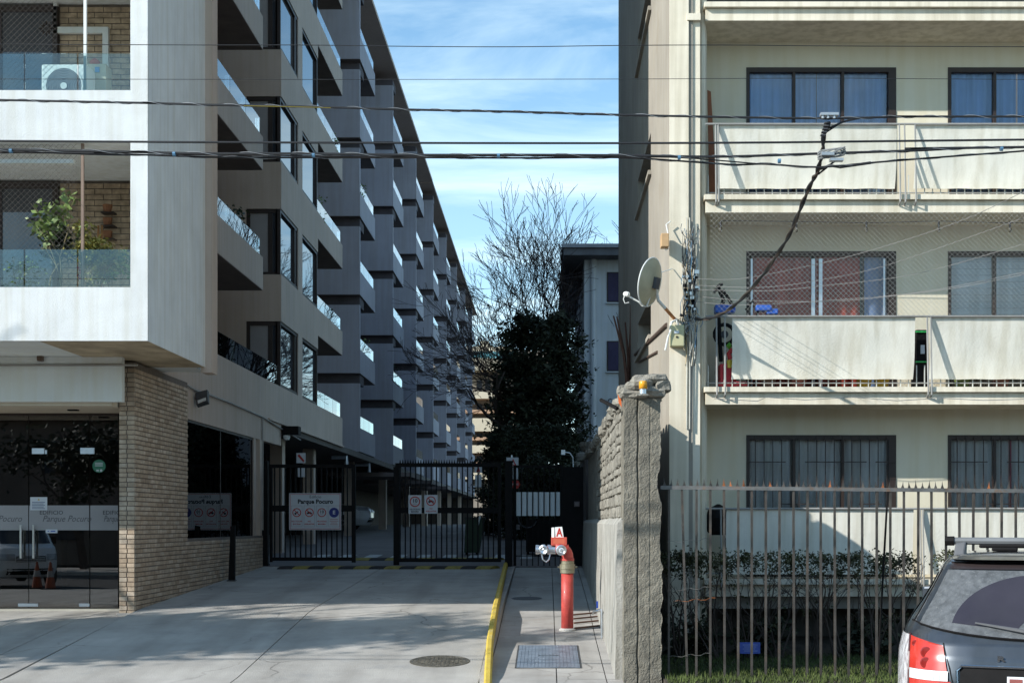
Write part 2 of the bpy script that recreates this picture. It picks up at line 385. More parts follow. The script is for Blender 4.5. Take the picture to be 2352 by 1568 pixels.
# ---------------------------------------------------------------- left apartment building
XO = -5.90
M_swin = mat('reflective window glass', (.05,.055,.065), .02, .1, spec=.85)
M_glb = glass('balcony glass', (.82,.92,.92), 1.52, 0, 1.25)
LB = thing('apartment_building', 'long grey and white apartment block with glass balconies along the driveway', 'building', (-10,30,.5))
T0 = 4.77; TS = [T0+2.5*i for i in range(0,7)]
# front block with loggias (white render)
D1, D2, XS = 17.7, 20.7, -5.07
zb0 = 4.06
# solid core
box(-22,-8.3,23.0,118,4.0,19.3).build('core_wall', M_taupe, LB)
box(-22,-6.0,21.4,23.0,4.1,20.9).build('rear_wall', M_taupe, LB)
# side cheek of the front block, right pier, parapet bands
box(XS-.16,XS,D1+.3,D2,zb0,21).build('side_wall', M_slab, LB)
box(XS-.215,XS+.004,D1,D1+.3,zb0,21).build('corner_pier', M_slab, LB)
box(XS-.06,XS+.10,D2,D2+.35,3.98,21).build('fin', M_taupe, LB)
for i, t in enumerate(TS):
    zl = t-.67 if i else zb0
    box(-16,XS-.215,D1,D1+.22,zl,t-.03).build('parapet', M_slab, LB)
    box(-16,XS-.17,D1+.22,D2+.7,t-.67 if i else zb0+.003,t-.45).build('floor_slab', M_slab if i else M_white, LB)
box(-6.45,XS-.01,D1+.05,D2-.002,zb0-.004,zb0+.02).build('stained_soffit', M_stain, LB)
# loggia back walls: bricks
bw = mat('loggia brick', (.50,.37,.25), .88, .2, 9, .3, 120)
for fi, t in enumerate(TS[:3]):
    z0, z1 = t-.45, t+2.5-.67
    wl = box(-8.0,XS-.17,19.78,20.4,z0,z1).build('loggia_wall', M_mortar, LB)
    b = MB(); r = 0; z = z0+.01
    while z < z1-.06:
        x = -6.9-(.12 if r % 2 else 0)
        while x < XS-.19:
            b.box(max(x,-6.9),min(x+.235,XS-.18),19.768+random.uniform(-.002,.002),19.79,z,z+.068); x += .247
        z += .08; r += 1
    b.build('brick', bw, wl, kind='stuff')
    gd = box(-11,-6.93,19.74,19.78,z0,z1-.12).build('glass_door', M_swin, LB)
    for x in (-6.95,-7.75,-8.55,-9.4): box(x-.035,x+.035,19.70,19.76,z0,z1-.12).build('door_frame', M_frame, gd)
    box(-11,-6.91,19.70,19.77,z1-.12,z1-.05).build('door_head', M_frame, gd)
    # balustrade panes behind the parapet
    for x0, x1 in ((-5.98,-5.30),(-6.66,-6.0),(-7.34,-6.68),(-8.02,-7.36)):
        box(x0,x1,D1+.10,D1+.112,t-.03,t+.47).build('glass_balustrade', M_glb, LB)
    ps = PX(196 if fi else 190, D1+.15)
    box(ps-.017,ps+.017,D1+.13,D1+.165,t-.03,z1).build('blind_post', M_white if fi else mat('brown aluminium', (.22,.15,.11), .5), LB)
# lower loggia: roller blind box
box(-8,PX(170,18.0),17.97,18.05,PZ(376,18),PZ(372,18)+.03).build('blind_rail', M_white, LB)
# fascia, soffit and lobby front
box(-16,-5.91,19.40,19.52,3.435,zb0).build('fascia', M_white, LB)
box(-16,-6.09,19.52,21.4,3.39,3.46).build('entrance_soffit', mat('entrance soffit', (.60,.53,.42), .9, .05), LB)
box(-6.93,-6.79,20.15,20.25,3.372,3.39).build('downlight', M_black, LB)
box(PX(58,18.8)-.035,PX(58,18.8)+.035,19.32,19.40,PZ(824,19.4)-.035,PZ(824,19.4)+.04).build('wall_lamp', mat('lamp brown', (.14,.09,.06), .6), LB)
tube([(-12,19.38,PZ(840,19.38)),(PX(316,19.38),19.38,PZ(838,19.38))],.014,6).build('conduit', mat('grey conduit', (.33,.31,.28), .6), LB)
# brick pier + side wall with real bricks
XB = -5.85
mw = MB().box(-6.07,XB,19.8,22.7,.2,4.03).box(-6.07,XB,22.7,28.75,.3,1.49).build('brick_wall', M_mortar, LB)
CH = .0675; BL = .25
proto = {}
def brick_mesh(m, l, h, dpt):
    k = (m.name, round(l,3))
    if k not in proto:
        me = bpy.data.meshes.new('brick'); mb = MB(); e = .004
        mb.v = [(-l/2,0,0),(l/2,0,0),(l/2,0,h),(-l/2,0,h),(-l/2+e,-dpt,e),(l/2-e,-dpt,e),(l/2-e,-dpt,h-e),(-l/2+e,-dpt,h-e)]
        me.from_pydata(mb.v, [], [(4,5,6,7),(0,1,5,4),(1,2,6,5),(2,3,7,6),(3,0,4,7)]); me.materials.append(m); proto[k] = me
    return proto[k]
bmats = [M_brick, M_brick, M_brick2, M_brick3, M_brick, M_brick2]
nparts = 0; rest = MB(); wl_off = WO[mw.name]
side = []
rows = int((4.0-.44)/CH)
for r in range(rows):
    z = .44+r*CH
    # pier front: two shorts / one long with a closer, alternating
    cuts = [-6.075,-5.965,XB+.004] if r % 2 == 0 else [-6.075,-5.955,XB+.004]
    for a, c2 in zip(cuts, cuts[1:]):
        o = bpy.data.objects.new('brick', brick_mesh(random.choice(bmats), c2-a-.009, CH-.007, .012)); COL.objects.link(o)
        o.location = Vector(((a+c2)/2, 19.8+.001, z))-wl_off; o.parent = mw; nparts += 1
    dmax = 22.7 if z > 1.42 else 28.7
    d = 19.80-(.125 if r % 2 else 0)
    while d < dmax-.03:
        a, c2 = max(d,19.80), min(d+BL,dmax); 
        if c2-a > .03 and z > gz(a)-.1: side.append((a, c2, z))
        d += BL
side.sort(key=lambda q: q[0]+abs(q[2]-2)*.25)
M_rot = Matrix.Rotation(R(90), 4, 'Z')
for a, c2, z in side:
    if nparts < 300 and abs((c2-a)-BL) < .01:
        o = bpy.data.objects.new('brick', brick_mesh(random.choice(bmats), BL-.004, CH-.010, .012)); COL.objects.link(o)
        o.location = Vector((XB-.001, (a+c2)/2, z))-wl_off; o.rotation_euler = (0,0,R(90)); o.parent = mw; nparts += 1
    else:
        rest.mi = random.choice((0,0,1,2)); e = .004
        x0, x1, y0, y1, z1 = XB-.001, XB+.011+random.uniform(-.001,.001), a+.002, c2-.002, z+CH-.010
        bb = len(rest.v); rest.v += [(x0,y0,z),(x0,y1,z),(x0,y1,z1),(x0,y0,z1),(x1,y0+e,z+e),(x1,y1-e,z+e),(x1,y1-e,z1-e),(x1,y0+e,z1-e)]
        for q in ((4,5,6,7),(0,1,5,4),(1,2,6,5),(2,3,7,6),(3,0,4,7)): rest.face([bb+i for i in q])
rest.build('far_brick', [M_brick, M_brick2, M_brick3], mw, kind='stuff')
box(-6.1,XB+.02,19.76,19.8,.40,.47).build('pier_base', M_conc, LB)
# side window of the lobby, lintel, jambs
M_lobby = glass('lobby glass', (.50,.50,.50), 1.5, .0, 3.2)
M_lobs = glass('side lobby glass', (.30,.28,.27), 1.5, .0, 1.0)
box(-6.05,XO,22.7,31.0,3.46,3.975).build('lintel', M_taupe, LB)
box(-6.05,XO-.01,28.15,28.35,.8,3.46).build('jamb', M_taupe, LB)
box(-6.05,XO+.03,28.55,28.75,.8,3.46).build('jamb', M_taupe, LB)
pw = box(-5.96,-5.945,22.72,28.15,1.49,3.46).build('lobby_window', M_lobs, LB)
for d in (25.4,): box(-5.965,-5.94,d-.015,d+.015,1.49,3.46).build('mullion', M_frame, pw)
for dd in ((22.70,22.75),(28.1,28.15)): box(-5.97,-5.93,*dd,1.49,3.46).build('window_frame', M_frame, pw)
box(-5.97,-5.93,22.75,28.1,3.42,3.46).build('window_head', M_frame, pw)
# entrance glass
DG = 20.9
ez0, ez1 = .47, 3.39
def X9(x): return PX(x, DG)
for i, (x0, x1) in enumerate(((-260,-80),(-78,66),(67,206),(207.5,272))):
    g = box(X9(x0),X9(x1)-.006,DG,DG+.012,ez0+.01,PZ(1042,DG) if i in (1,2) else ez1).build('glass_door' if i in (1,2) else 'glass_panel', M_lobby, LB)
    box(X9(x0),X9(x1)-.006,DG-.004,DG-.001,PZ(1217,DG),PZ(1160,DG)).build('frosted_band', mat('frosted film', (.30,.30,.31), .6, .04), g)
    if i in (1,2):
        box(X9(x0),X9(x1)-.006,DG,DG+.012,PZ(1042,DG)+.008,ez1).build('transom_pane', M_lobby, LB)
        xh = 75 if i == 1 else 56; xh = 52 if i == 1 else 81
        tube([(X9(xh),DG-.07,PZ(1281,DG)),(X9(xh),DG-.07,PZ(1205,DG))],.017,10).build('door_handle', M_steel, g)
        for yy in (1270,1217): tube([(X9(xh),DG-.07,PZ(yy,DG)),(X9(xh),DG,PZ(yy,DG))],.01,6).build('handle_stud', M_steel, g)
for x0, x1, y0, y1 in ((74,102,1029,1042),(104,108,1033,1042),(185,217,1028,1042),(42,88,1385,1392),(182,206,1385,1392)):
    box(X9(x0),X9(x1),DG-.012,DG+.02,PZ(y1,DG),PZ(y0,DG)).build('patch_fitting', M_alu, LB)
box(-13,X9(272),DG-.03,DG+.03,ez1-.035,ez1+.01).build('head_rail', M_frame, LB)
box(-13,-6.07,DG-.25,DG+.06,.42,.468).build('threshold', mat('threshold stone', (.42,.40,.34), .7), LB)
M_ink = mat('grey ink', (.035,.035,.04), .6); M_sil = mat('silver script ink', (.10,.10,.11), .5)
for x, s, a in ((91,'EDIFICIO','LEFT'),(236,'EDIFICIO','LEFT')):
    text(s, .085, (X9(x),DG-.006,PZ(1177,DG)), M_ink, LB, a, sx=1.05)
for x, s in ((97,'Parque Pocuro'),(238,'Parque'),(-62,'Parque Pocuro')):
    text(s, .135, (X9(x),DG-.006,PZ(1191,DG)), M_sil, LB, 'LEFT', shear=.35, sx=.9 if s!='Parque' else .62)
# lobby interior
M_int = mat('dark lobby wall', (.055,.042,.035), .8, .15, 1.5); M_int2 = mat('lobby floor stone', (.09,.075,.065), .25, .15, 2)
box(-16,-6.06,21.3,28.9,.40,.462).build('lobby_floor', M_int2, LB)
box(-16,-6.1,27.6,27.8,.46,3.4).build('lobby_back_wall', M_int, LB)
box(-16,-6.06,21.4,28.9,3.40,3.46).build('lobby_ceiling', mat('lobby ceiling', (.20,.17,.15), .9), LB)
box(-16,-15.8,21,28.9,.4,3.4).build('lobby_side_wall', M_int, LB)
for i, (x, wd) in enumerate(((-7.6,.55),(-8.6,.7),(-10.2,.35))):
    box(x,x+wd,27.5,27.6,1.6,2.5).build('picture_frame', mat('picture brown', (.10,.065,.045), .6), LB)
for x in (-7.05,-9.1,-11): box(x,x+.22,25.5,25.8,.46,3.4).build('lobby_column', mat('lobby column', (.10,.075,.06), .6), LB)
# ceiling over passage, carport below first floor
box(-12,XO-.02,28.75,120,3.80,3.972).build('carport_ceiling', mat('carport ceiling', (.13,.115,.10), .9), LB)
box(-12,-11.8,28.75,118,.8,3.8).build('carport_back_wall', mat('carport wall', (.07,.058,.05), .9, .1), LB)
for d in (29.2,34,38.6,46.5,56,65.6,75.2,85,95,105):
    box(-6.75,-6.45,d,d+.4,.8,3.8).build('carport_column', M_taupe, LB)
for d in (33.2,48,58): box(-11.8,-8.2,d,d+.15,.8,3.8).build('carport_partition', mat('carport wall', (.16,.14,.125)), LB)
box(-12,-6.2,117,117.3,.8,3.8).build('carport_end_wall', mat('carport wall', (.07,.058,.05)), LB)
for d in (33,37.5,42): box(-8.5+.0,-8.44,d,d+.12,.8,3.8).build('carport_pipe', M_soffit, LB)
# ---------------------------------------------------------------- left building, driveway side
def para(d0, d1, z0, z1, xo=XO, xin=-8.3, gl=.38, parent=LB, end=True, m=M_taupe, near=False):
    p = MB().box(xo-.13,xo,d0,d1,z0,z1).box(xin,xo-.13,d0,d1,z0,z0+.2)
    if end: p.box(xin,xo-.13,d1-.13,d1,z0+.2,z1)
    if near: p.box(xin,xo-.13,d0,d0+.13,z0+.2,z1)
    o = p.build('balcony', m, parent)
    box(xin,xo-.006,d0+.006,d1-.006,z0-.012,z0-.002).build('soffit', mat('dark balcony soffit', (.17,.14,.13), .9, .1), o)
    if gl:
        n = max(1, round((d1-d0)/1.4)); st = (d1-d0-.1)/n
        for i in range(n):
            a = d0+.05+i*st
            box(xo-.07,xo-.055,a,a+st-.015,z1,z1+gl).build('glass_balustrade', M_glb, o)
    return o
band = MB().box(XO-.14,XO,20.72,40.3,3.975,TS[0]).box(-8.3,XO-.14,20.72,40.3,3.98,4.2).box(-8.3,XO-.14,40.16,40.3,4.2,TS[0]).box(XO-.16,XO+.05,29.5,40.33,3.93,3.973)
band = band.build('first_floor_parapet', M_taupe, LB)
for i in range(7):
    a = 20.85+i*1.45; box(XO-.075,XO-.06,a,a+1.43,TS[0],TS[0]+.45).build('glass_balustrade', M_glb, band)
for i in range(3):
    a = 36.05+i*1.4; box(XO-.075,XO-.06,a,a+1.38,TS[0],TS[0]+.42).build('glass_balustrade', M_glb, band)
box(-8.3,-8.05,23,31,4.2,19.5).build('recess_wall', M_taupe, LB)
box(-8.3,-7.9,36,46,4.2,19.5).build('recess_wall', M_taupe, LB)
PANES = [M_swin]*5+[mat('window with pale blind', (.30,.29,.28), .05, .1, spec=.7), mat('window with curtain', (.16,.145,.14), .04, .15, streak=.3, spec=.75)]
M_pane = M_swin
PRNG = random.Random(3)
def window_side(d0, d1, z0, z1, x, parent, mull=(), fw=.07, curtain=None):
    f = MB().box(x-.12,x-.02,d0,d0+fw,z0,z1).box(x-.12,x-.02,d1-fw,d1,z0,z1).box(x-.12,x-.02,d0+fw,d1-fw,z1-fw,z1).box(x-.12,x-.02,d0+fw,d1-fw,z0,z0+fw)
    for m in mull: f.box(x-.12,x-.025,m-.05,m+.05,z0+fw,z1-fw)
    o = f.build('window', M_frame, parent)
    box(x-.09,x-.075,d0+fw,d1-fw,z0+fw,z1-fw).build('pane', PRNG.choice(PANES), o)
    return o
for i, t in enumerate(TS):
    if i: para(20.72,29.0,t-.68,t)
    # bay: spandrel
    if i:
        bay = box(-8.3,XO,31.0,36.0,t-1.04,t).build('bay_spandrel', M_taupe, LB)
        para(36.0,40.3,t-.68,t)
    zb, zt2 = t, t+1.46
    box(-8.3,-6.68,31.0,31.2,zb,zt2).build('bay_wall', M_taupe, LB)
    box(XO-.2,XO,33.12,33.7,zb,zt2).build('bay_pier', M_taupe, LB)
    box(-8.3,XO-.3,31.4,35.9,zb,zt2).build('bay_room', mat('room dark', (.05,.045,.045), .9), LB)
    window_side(31.0,33.12,zb,zt2,XO,LB,(32.85,))
    window_side(33.7,36.0,zb,zt2,XO,LB)
    f = MB().box(-6.68,-6.60,31.02,31.12,zb,zt2).box(-5.99,XO-.125,31.0,31.1,zb,zt2).box(-6.60,-5.99,31.02,31.12,zt2-.09,zt2).box(-6.6,-5.99,31.02,31.12,zb,zb+.06).box(-6.2,-6.1,31.03,31.11,zb+.06,zt2-.09)
    fo = f.build('window', M_frame, LB)
    box(-6.6,-6.2,31.06,31.075,zb+.06,zt2-.09).build('pane', mat('pale blind pane', (.32,.30,.29), .25, .05), fo)
    box(-6.1,-5.99,31.06,31.075,zb+.06,zt2-.09).build('pane', M_pane, fo)
    # balcony doors in the recess
    window_side(23.6,27.6,t-.4,t+1.5,-8.03,LB,(25.6,))
    window_side(36.6,39.6,t-.4,t+1.5,-7.88,LB,(38,))
# repeating blocks further down the driveway
for k in range(8):
    d0 = 44.4+9.6*k
    if d0 > 112: break
    top = 19.32 if d0 < 72 else 19.28
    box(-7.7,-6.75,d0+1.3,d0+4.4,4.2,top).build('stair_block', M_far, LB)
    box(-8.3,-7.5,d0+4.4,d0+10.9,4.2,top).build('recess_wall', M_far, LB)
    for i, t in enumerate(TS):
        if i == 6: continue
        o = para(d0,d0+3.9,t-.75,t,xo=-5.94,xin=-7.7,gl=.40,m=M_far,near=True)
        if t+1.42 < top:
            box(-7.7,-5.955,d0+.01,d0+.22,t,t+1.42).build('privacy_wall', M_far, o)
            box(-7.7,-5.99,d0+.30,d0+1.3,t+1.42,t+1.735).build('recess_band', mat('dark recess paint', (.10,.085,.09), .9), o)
        if k < 6:
            window_side(d0+6.2,d0+8.8,t-.2,t+1.55,-7.46,LB,(d0+7.5,),fw=.05)
box(-12,-5.88,23,72,19.33,19.46).build('roof', M_taupe, LB)
box(-12,-5.88,72.01,118,19.29,19.42).build('roof', M_taupe, LB)
box(-22,-5.6,D1-.2,23,20.9,21.2).build('roof', M_taupe, LB)
for d in (98,): box(-8.2,-7.2,d,d+2.5,19.42,20.2).build('roof_box', M_taupe, LB)
# lowest balconies' hanging pipes and entrance canopies over the drive
for k in range(3):
    d0 = 42.2+9.6*k
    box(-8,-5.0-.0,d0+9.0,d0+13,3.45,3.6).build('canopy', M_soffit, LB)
for d in (41.5,46.8): tube([(-6.4,d,3.7),(-5.95,d,3.7),(-5.95,d,3.45)],.06,8).build('drain_pipe', M_alu, LB)
# air conditioner boxes on upper far balconies
for k, t in ((2,TS[4]),(3,TS[5])):
    d0 = 44.4+9.6*k
    box(-6.9,-6.25,d0+.2,d0+.9,t,t+.55).build('air_conditioner', M_white, LB)
# wall-side conduit, floodlight, camera
M_cond = mat('grey conduit', (.33,.31,.28))
def XD(x, X): return F*X/(x-CX)
pts = []
for x, y in ((318,838),(372,858),(430,884),(452,897),(478,905),(530,925),(603,957),(640,980),(690,1010)):
    X = XO+.03; d = XD(x, X); pts.append(P(x,y,d))
tube(pts,.018,6).build('conduit', M_cond, LB)
p = pts[6]; tube([p,(p.x,p.y,1.6)],.02,6).build('conduit', M_cond, LB)
fl = thing('floodlight', 'small black led floodlight on the taupe wall above the dark lobby window', 'floodlight', (XO,23.4,3.85))
box(XO,XO+.05,23.42,23.5,3.82,3.92).build('bracket', M_dkgrey, fl)
h = MB().hexa([(XO+.05,23.28,3.72),(XO+.24,23.28,3.78),(XO+.24,23.40,3.74),(XO+.05,23.40,3.68),(XO+.05,23.25,3.92),(XO+.24,23.25,3.97),(XO+.24,23.38,3.94),(XO+.05,23.38,3.89)]).build('housing', M_dkgrey, fl)
MB().hexa([(XO+.08,23.262,3.74),(XO+.215,23.262,3.79),(XO+.215,23.275,3.79),(XO+.08,23.275,3.74),(XO+.08,23.242,3.79),(XO+.215,23.242,3.84),(XO+.215,23.255,3.84),(XO+.08,23.255,3.79)]).build('lens', mat('lens glass', (.65,.65,.62), .15), h)
cm_ = thing('security_camera', 'white dome security camera under the parapet corner near the gate', 'camera', (XO+.05,31.2,3.6))
box(XO,XO+.38,31.0,31.35,3.72,3.9).build('box', M_black, cm_)
MB().lathe([(.0,-.12),(.06,-.1),(.08,-.04),(.08,.0)],(XO+.1,31.1,3.7),(0,0,1),12).build('dome', M_white, cm_)
# ---------------------------------------------------------------- right apartment building
RB = thing('apartment_building', 'old cream apartment block with screened balconies behind the spiked fence', 'building', (4.5,21,.1))
DF, DB = 17.8, 18.6
def XF(x): return PX(x, DF)
def XK(x): return PX(x, DB)
RBZ = [.81+2.45*n for n in range(4)]
XW = 1.568; XE = 9.5
# side wall with recessed window slots
zc = [0.0]; segs = []
for n in range(-1,5):
    segs.append((4.55+2.45*n, 5.15+2.45*n))
segs = [s for s in segs if s[0] > .5]
prev = 0.0
for s0, s1 in segs:
    box(XW,XW+.3,DF-.02,30.3,prev,s0).build('side_wall', M_creamshade, RB)
    box(XW,XW+.3,DF-.02,20.9,s0,s1).build('side_wall', M_creamshade, RB)
    box(XW,XW+.3,23.9,30.3,s0,s1).build('side_wall', M_creamshade, RB)
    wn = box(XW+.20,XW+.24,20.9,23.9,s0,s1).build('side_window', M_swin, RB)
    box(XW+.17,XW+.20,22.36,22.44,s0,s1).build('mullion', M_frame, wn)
    MB().box(XW-.05,XW+.18,20.8,24.0,s0-.05,s0+.012).build('sill', M_creamshade, wn)
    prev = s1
box(XW,XW+.3,DF-.02,30.3,prev,16).build('side_wall', M_creamshade, RB)
box(XW+.3,XE,29.9,30.3,0,16).build('rear_wall', M_creamshade, RB)
box(XW+.3,XE,19.9,20.0,0,16).build('room_wall', mat('dim room wall', (.13,.12,.11), .9), RB)
# pilaster, service strip, recess
box(XF(1537),XF(1581),DF-.04,DF+.4,-.1,16).build('pilaster', M_cream, RB)
box(XF(1581),XF(1608),DF+.0,DF+.4,-.1,16).build('service_strip', M_cream, RB)
box(XF(1608),XF(1628),DF+.22,DB+.1,-.1,16).build('recess_wall', M_cream, RB)
tube([(XF(1617),DF+.16,.1),(XF(1617),DF+.16,15)],.04,10).build('downpipe', M_cream, RB)
box(XF(1577),XF(1608),DF-.06,DF,PZ(50,DF),PZ(35,DF)).build('vent_box', M_cream, RB)
wins = [(XK(1714),XK(2058)),(XK(2177),XK(2177)+2.0)]
M_wgl = glass('balcony window glass', (.95,.96,.97), 1.5, 0, 1.2)
M_cblue = mat('sky tinted pale curtain', (.27,.43,.74), .9, .08, 1.5, streak=.2)  # blue of sky light and reflection is put into the curtain colour
M_cwhite = mat('white curtain', (.80,.79,.74), .9, .08, 1.5, streak=.25)
M_cred = mat('red brown curtain', (.62,.11,.07), .95, .2, 1.5, streak=.3)
M_cmag = mat('magenta curtain', (.38,.05,.10), .9, .1)
def curtain(x0, x1, d, z0, z1, m, parent, amp=.03, per=.16):
    n = max(8, int((x1-x0)/.02)); ph = random.random()*6
    b = MB(); b.grid(lambda u, v: (lerp(x0,x1,u), d+amp*math.sin(ph+2*math.pi*(x1-x0)/per*u+.9*math.sin(7*u+ph))*(1-.3*v), lerp(z0,z1,v)), n, 1)
    return b.build('curtain', m, parent, smooth=True)
for n, B in enumerate(RBZ):
    fl = B+.22
    MB().box(XF(1621),XE,DF,DB+.2,B,B+.15).build('balcony_beam', M_cream, RB)
    MB().box(XF(1617),XE,DF-.06,DB+.2,B+.156,B+.22).build('balcony_slab', M_cream, RB)
    if n == 3: continue
    zt = fl+1.89; top = B+2.45
    xa = XF(1627)
    for x0, x1 in ((xa,wins[0][0]),(wins[0][1],wins[1][0]),(wins[1][1],XE)):
        box(x0,x1,DB,DB+.2,fl,zt).build('balcony_wall', M_creamw, RB)
    box(xa,XE,DB,DB+.2,zt,top).build('balcony_wall', M_creamw, RB)
    for wi, (x0, x1) in enumerate(wins):
        fw = .045; b = MB()
        b.box(x0,x0+fw,DB-.01,DB+.09,fl,zt).box(x1-.10 if wi == 0 else x1-fw,x1,DB-.01,DB+.09,fl,zt).box(x0+fw,x1-.1,DB-.01,DB+.09,zt-.06,zt)
        if wi == 0:
            ms = (XK(1824),XK(1936)) if n != 1 else (XK(1868),)
        else: ms = (x0+.63,x0+1.3)
        for m in ms: b.box(m-.018,m+.018,DB+.0,DB+.08,fl,zt-.06)
        f = b.build('window', M_frame, RB)
        edges = [x0+fw]+list(ms)+[x1-.1]
        for a, c2 in zip(edges, edges[1:]):
            box(a+.018,c2-.018,DB+.045,DB+.055,fl,zt-.065).build('pane', M_wgl if not (n == 1 and wi == 0) else glass('dull window glass', (.9,.88,.87), 1.5, 0, .45), f)
        if n == 1 and wi == 0:
            for xx in (1868,1885): box(XK(xx)-.022,XK(xx)+.022,DB-.005,DB+.03,fl,zt-.1).build('sliding_rail', M_alu, f)
            box(x0+.06,x0+.085,DB-.004,DB+.02,fl,zt-.1).build('sliding_rail', M_alu, f); box(x1-.17,x1-.145,DB-.004,DB+.02,fl,zt-.1).build('sliding_rail', M_alu, f)
        cm_ = {0:(M_cwhite,M_cwhite), 1:(M_cred,M_cblue), 2:(M_cblue,M_cblue)}[n][wi]
        if n == 1 and wi == 1:
            b = MB(); z = fl+.1
            while z < zt-.05: b.hexa([(x0+.06,DB+.12,z),(x1-.1,DB+.12,z),(x1-.1,DB+.14,z+.085),(x0+.06,DB+.14,z+.085),(x0+.06,DB+.123,z),(x1-.1,DB+.123,z),(x1-.1,DB+.143,z+.085),(x0+.06,DB+.143,z+.085)]); z += .088
            b.build('blind_slat', M_cwhite, f, kind='stuff')
        elif n == 1:
            curtain(x0+.1,x0+.9,DB+.13,fl,zt,cm_,f); curtain(x0+.95,x1-.45,DB+.14,fl,zt,cm_,f); curtain(x1-.4,x1-.12,DB+.12,fl,zt,M_cblue,f)
        else:
            curtain(x0+.05,x0+.62 if n == 0 else x0+.95,DB+.11,fl,zt,cm_,f); curtain(x0+.66 if n == 0 else x0+.97,x1-.1,DB+.12,fl,zt,cm_,f)
            if n == 0 and wi == 1: curtain(XK(2316),XK(2330),DB+.12,fl,zt,M_cmag,f,.01,.05)
        if n == 0:   # burglar bars
            b = MB(); nb = int((x1-x0-.1)/.117)
            for i in range(1,nb+1):
                x = x0+i*.117
                box(x-.006,x+.006,DB-.03,DB-.018,fl,zt-.02).build('security_bar', M_frame, f)
            for a, c2, zz in ((x0+.02,x0+.52,zt-.36),(x0+.78,x0+1.6,zt-.36),(x0+1.72,x1-.02,zt-.36),(x0+.45,x0+.9,zt-.92),(x0+1.5,x0+1.8,zt-.92)):
                box(a,min(c2,x1),DB-.034,DB-.02,zz-.007,zz+.007).build('security_bar', M_frame, f)
    # railing
    rl = tube([(XF(1620),DF-.03,fl+.9),(XE,DF-.03,fl+.9)],.014,8).build('top_rail', mat('grey rail paint', (.30,.29,.27), .6), RB)
    px = {2:(1643,1649,2064,2076,2100),1:(1645,1664,2128,2136),0:(1655,2112,2118)}[n]
    for x in px:
        xx = XF(x); tube([(xx,DF-.03,fl+.9),(xx,DF-.085,fl+.02),(xx,DF-.085,fl-.10),(xx,DF-.01,fl-.13)],.011,6).build('rail_post', mat('grey rail paint', (.30,.29,.27)), rl)
    tube([(XF(1625),DF+.17,fl+.07),(XE,DF+.17,fl+.07)],.009,6).build('bottom_rail', mat('grey rail paint', (.30,.29,.27)), rl)
    if n:
        x = XF(1630)
        while x < 7.3:
            box(x-.006,x+.006,DF+.165,DF+.177,fl,fl+.3).build('baluster', mat('pale rail paint', (.55,.55,.50), .6), rl); x += .1034
    zt_, zb_ = fl+.89, fl+(.115 if n else .06)
    for x0, x1 in {2:((1651,2061),(2104,2520)),1:((1683,2103),(2140,2560)),0:((1668,2098),(2122,2540))}[n]:
        b = MB(); a, c2 = XF(x0), XF(x1); nn = 30
        yt, yb = DF-.01, DF+.13
        if n == 0: yt, yb = DF-.01, DF+.05
        def pf(u, v, o=0):
            wv = .004*math.sin(u*23+n)*math.sin(v*3) if n else 0
            zz = lerp(zb_+(.003*math.sin(u*31) if n else 0), zt_, v)
            return (lerp(a,c2,u)+(.006*math.sin(v*5) if n and (u in (0,1)) else 0), lerp(yb,yt,v)+wv+o, zz)
        b.grid(lambda u, v: pf(u,v), nn, 8); b.grid(lambda u, v: pf(1-u,v,.006), nn, 8)
        b.build('balcony_screen', M_cpanel, RB, smooth=True)
box(XF(1627),XE,DB,DB+.2,-.1,RBZ[0]).build('basement_wall', mat('basement wall', (.10,.09,.08), .9), RB)
box(XF(1627),XE,DF+.1,DF+.2,RBZ[0]-.16,RBZ[0]-.002).build('basement_beam', mat('weathered beam', (.30,.27,.23), .9, .15, 3), RB)
box(XW+.3,XE,DF+.3,30,10.8,11).build('upper_slab', M_cream, RB)
# old pipe up the side wall, rusty streaks
tube([(XW-.01,18.05,4.31),(XW-.01,24.4,4.69)],.03,8).build('wall_pipe', mat('brown pipe', (.09,.06,.045), .7), RB)
tube([(XW-.01,19.6,4.15),(XW-.01,23.4,4.45)],.02,8).build('wall_pipe', mat('brown pipe', (.09,.06,.045)), RB)
# safety nets
def net(name, x0, x1, z0, z1, d, step, m, label, r=.0011):
    b = MB(); H = z1-z0; n = int((x1-x0+H)/step)+1
    for s in (1,-1):
        for i in range(n):
            xs_ = x0-H+i*step
            a, c2 = (xs_, xs_+H)
            t0 = max(0,(x0-a)/H); t1 = min(1,(x1-a)/H)
            if t1-t0 < .02: continue
            pa = (a+t0*H, z0+t0*H); pb = (a+t1*H, z0+t1*H)
            if s < 0: pa = (x0+x1-pa[0], pa[1]); pb = (x0+x1-pb[0], pb[1])
            q = r*1.0; dd = d+s*.0012
            b.hexa([(pa[0]-q,dd-q,pa[1]),(pa[0]+q,dd-q,pa[1]),(pa[0]+q,dd+q,pa[1]),(pa[0]-q,dd+q,pa[1]),(pb[0]-q,dd-q,pb[1]),(pb[0]+q,dd-q,pb[1]),(pb[0]+q,dd+q,pb[1]),(pb[0]-q,dd+q,pb[1])])
    return tag(b.build(name, m), label, 'net')
M_net = mat('nylon net', (.50,.50,.46), .7); M_net2 = mat('dark nylon net', (.10,.09,.08), .7)
net('safety_net', XF(1630), 7.4, RBZ[1]+.22+.9, RBZ[2], DF-.045, .066, M_net, 'diamond mesh safety net above the rail of the middle right balcony', .0012)
net('safety_net', -8.2, PX(176,17.85), TS[0]-.03, TS[1]-.67, 17.86, .075, M_net2, 'diamond mesh safety net across the plant filled lower left loggia', .0014)
net('safety_net', -8.2, PX(130,17.85), TS[1]-.03, TS[2]-.67, 17.86, .075, M_net2, 'diamond mesh safety net across the upper left loggia with the air conditioner', .0014)

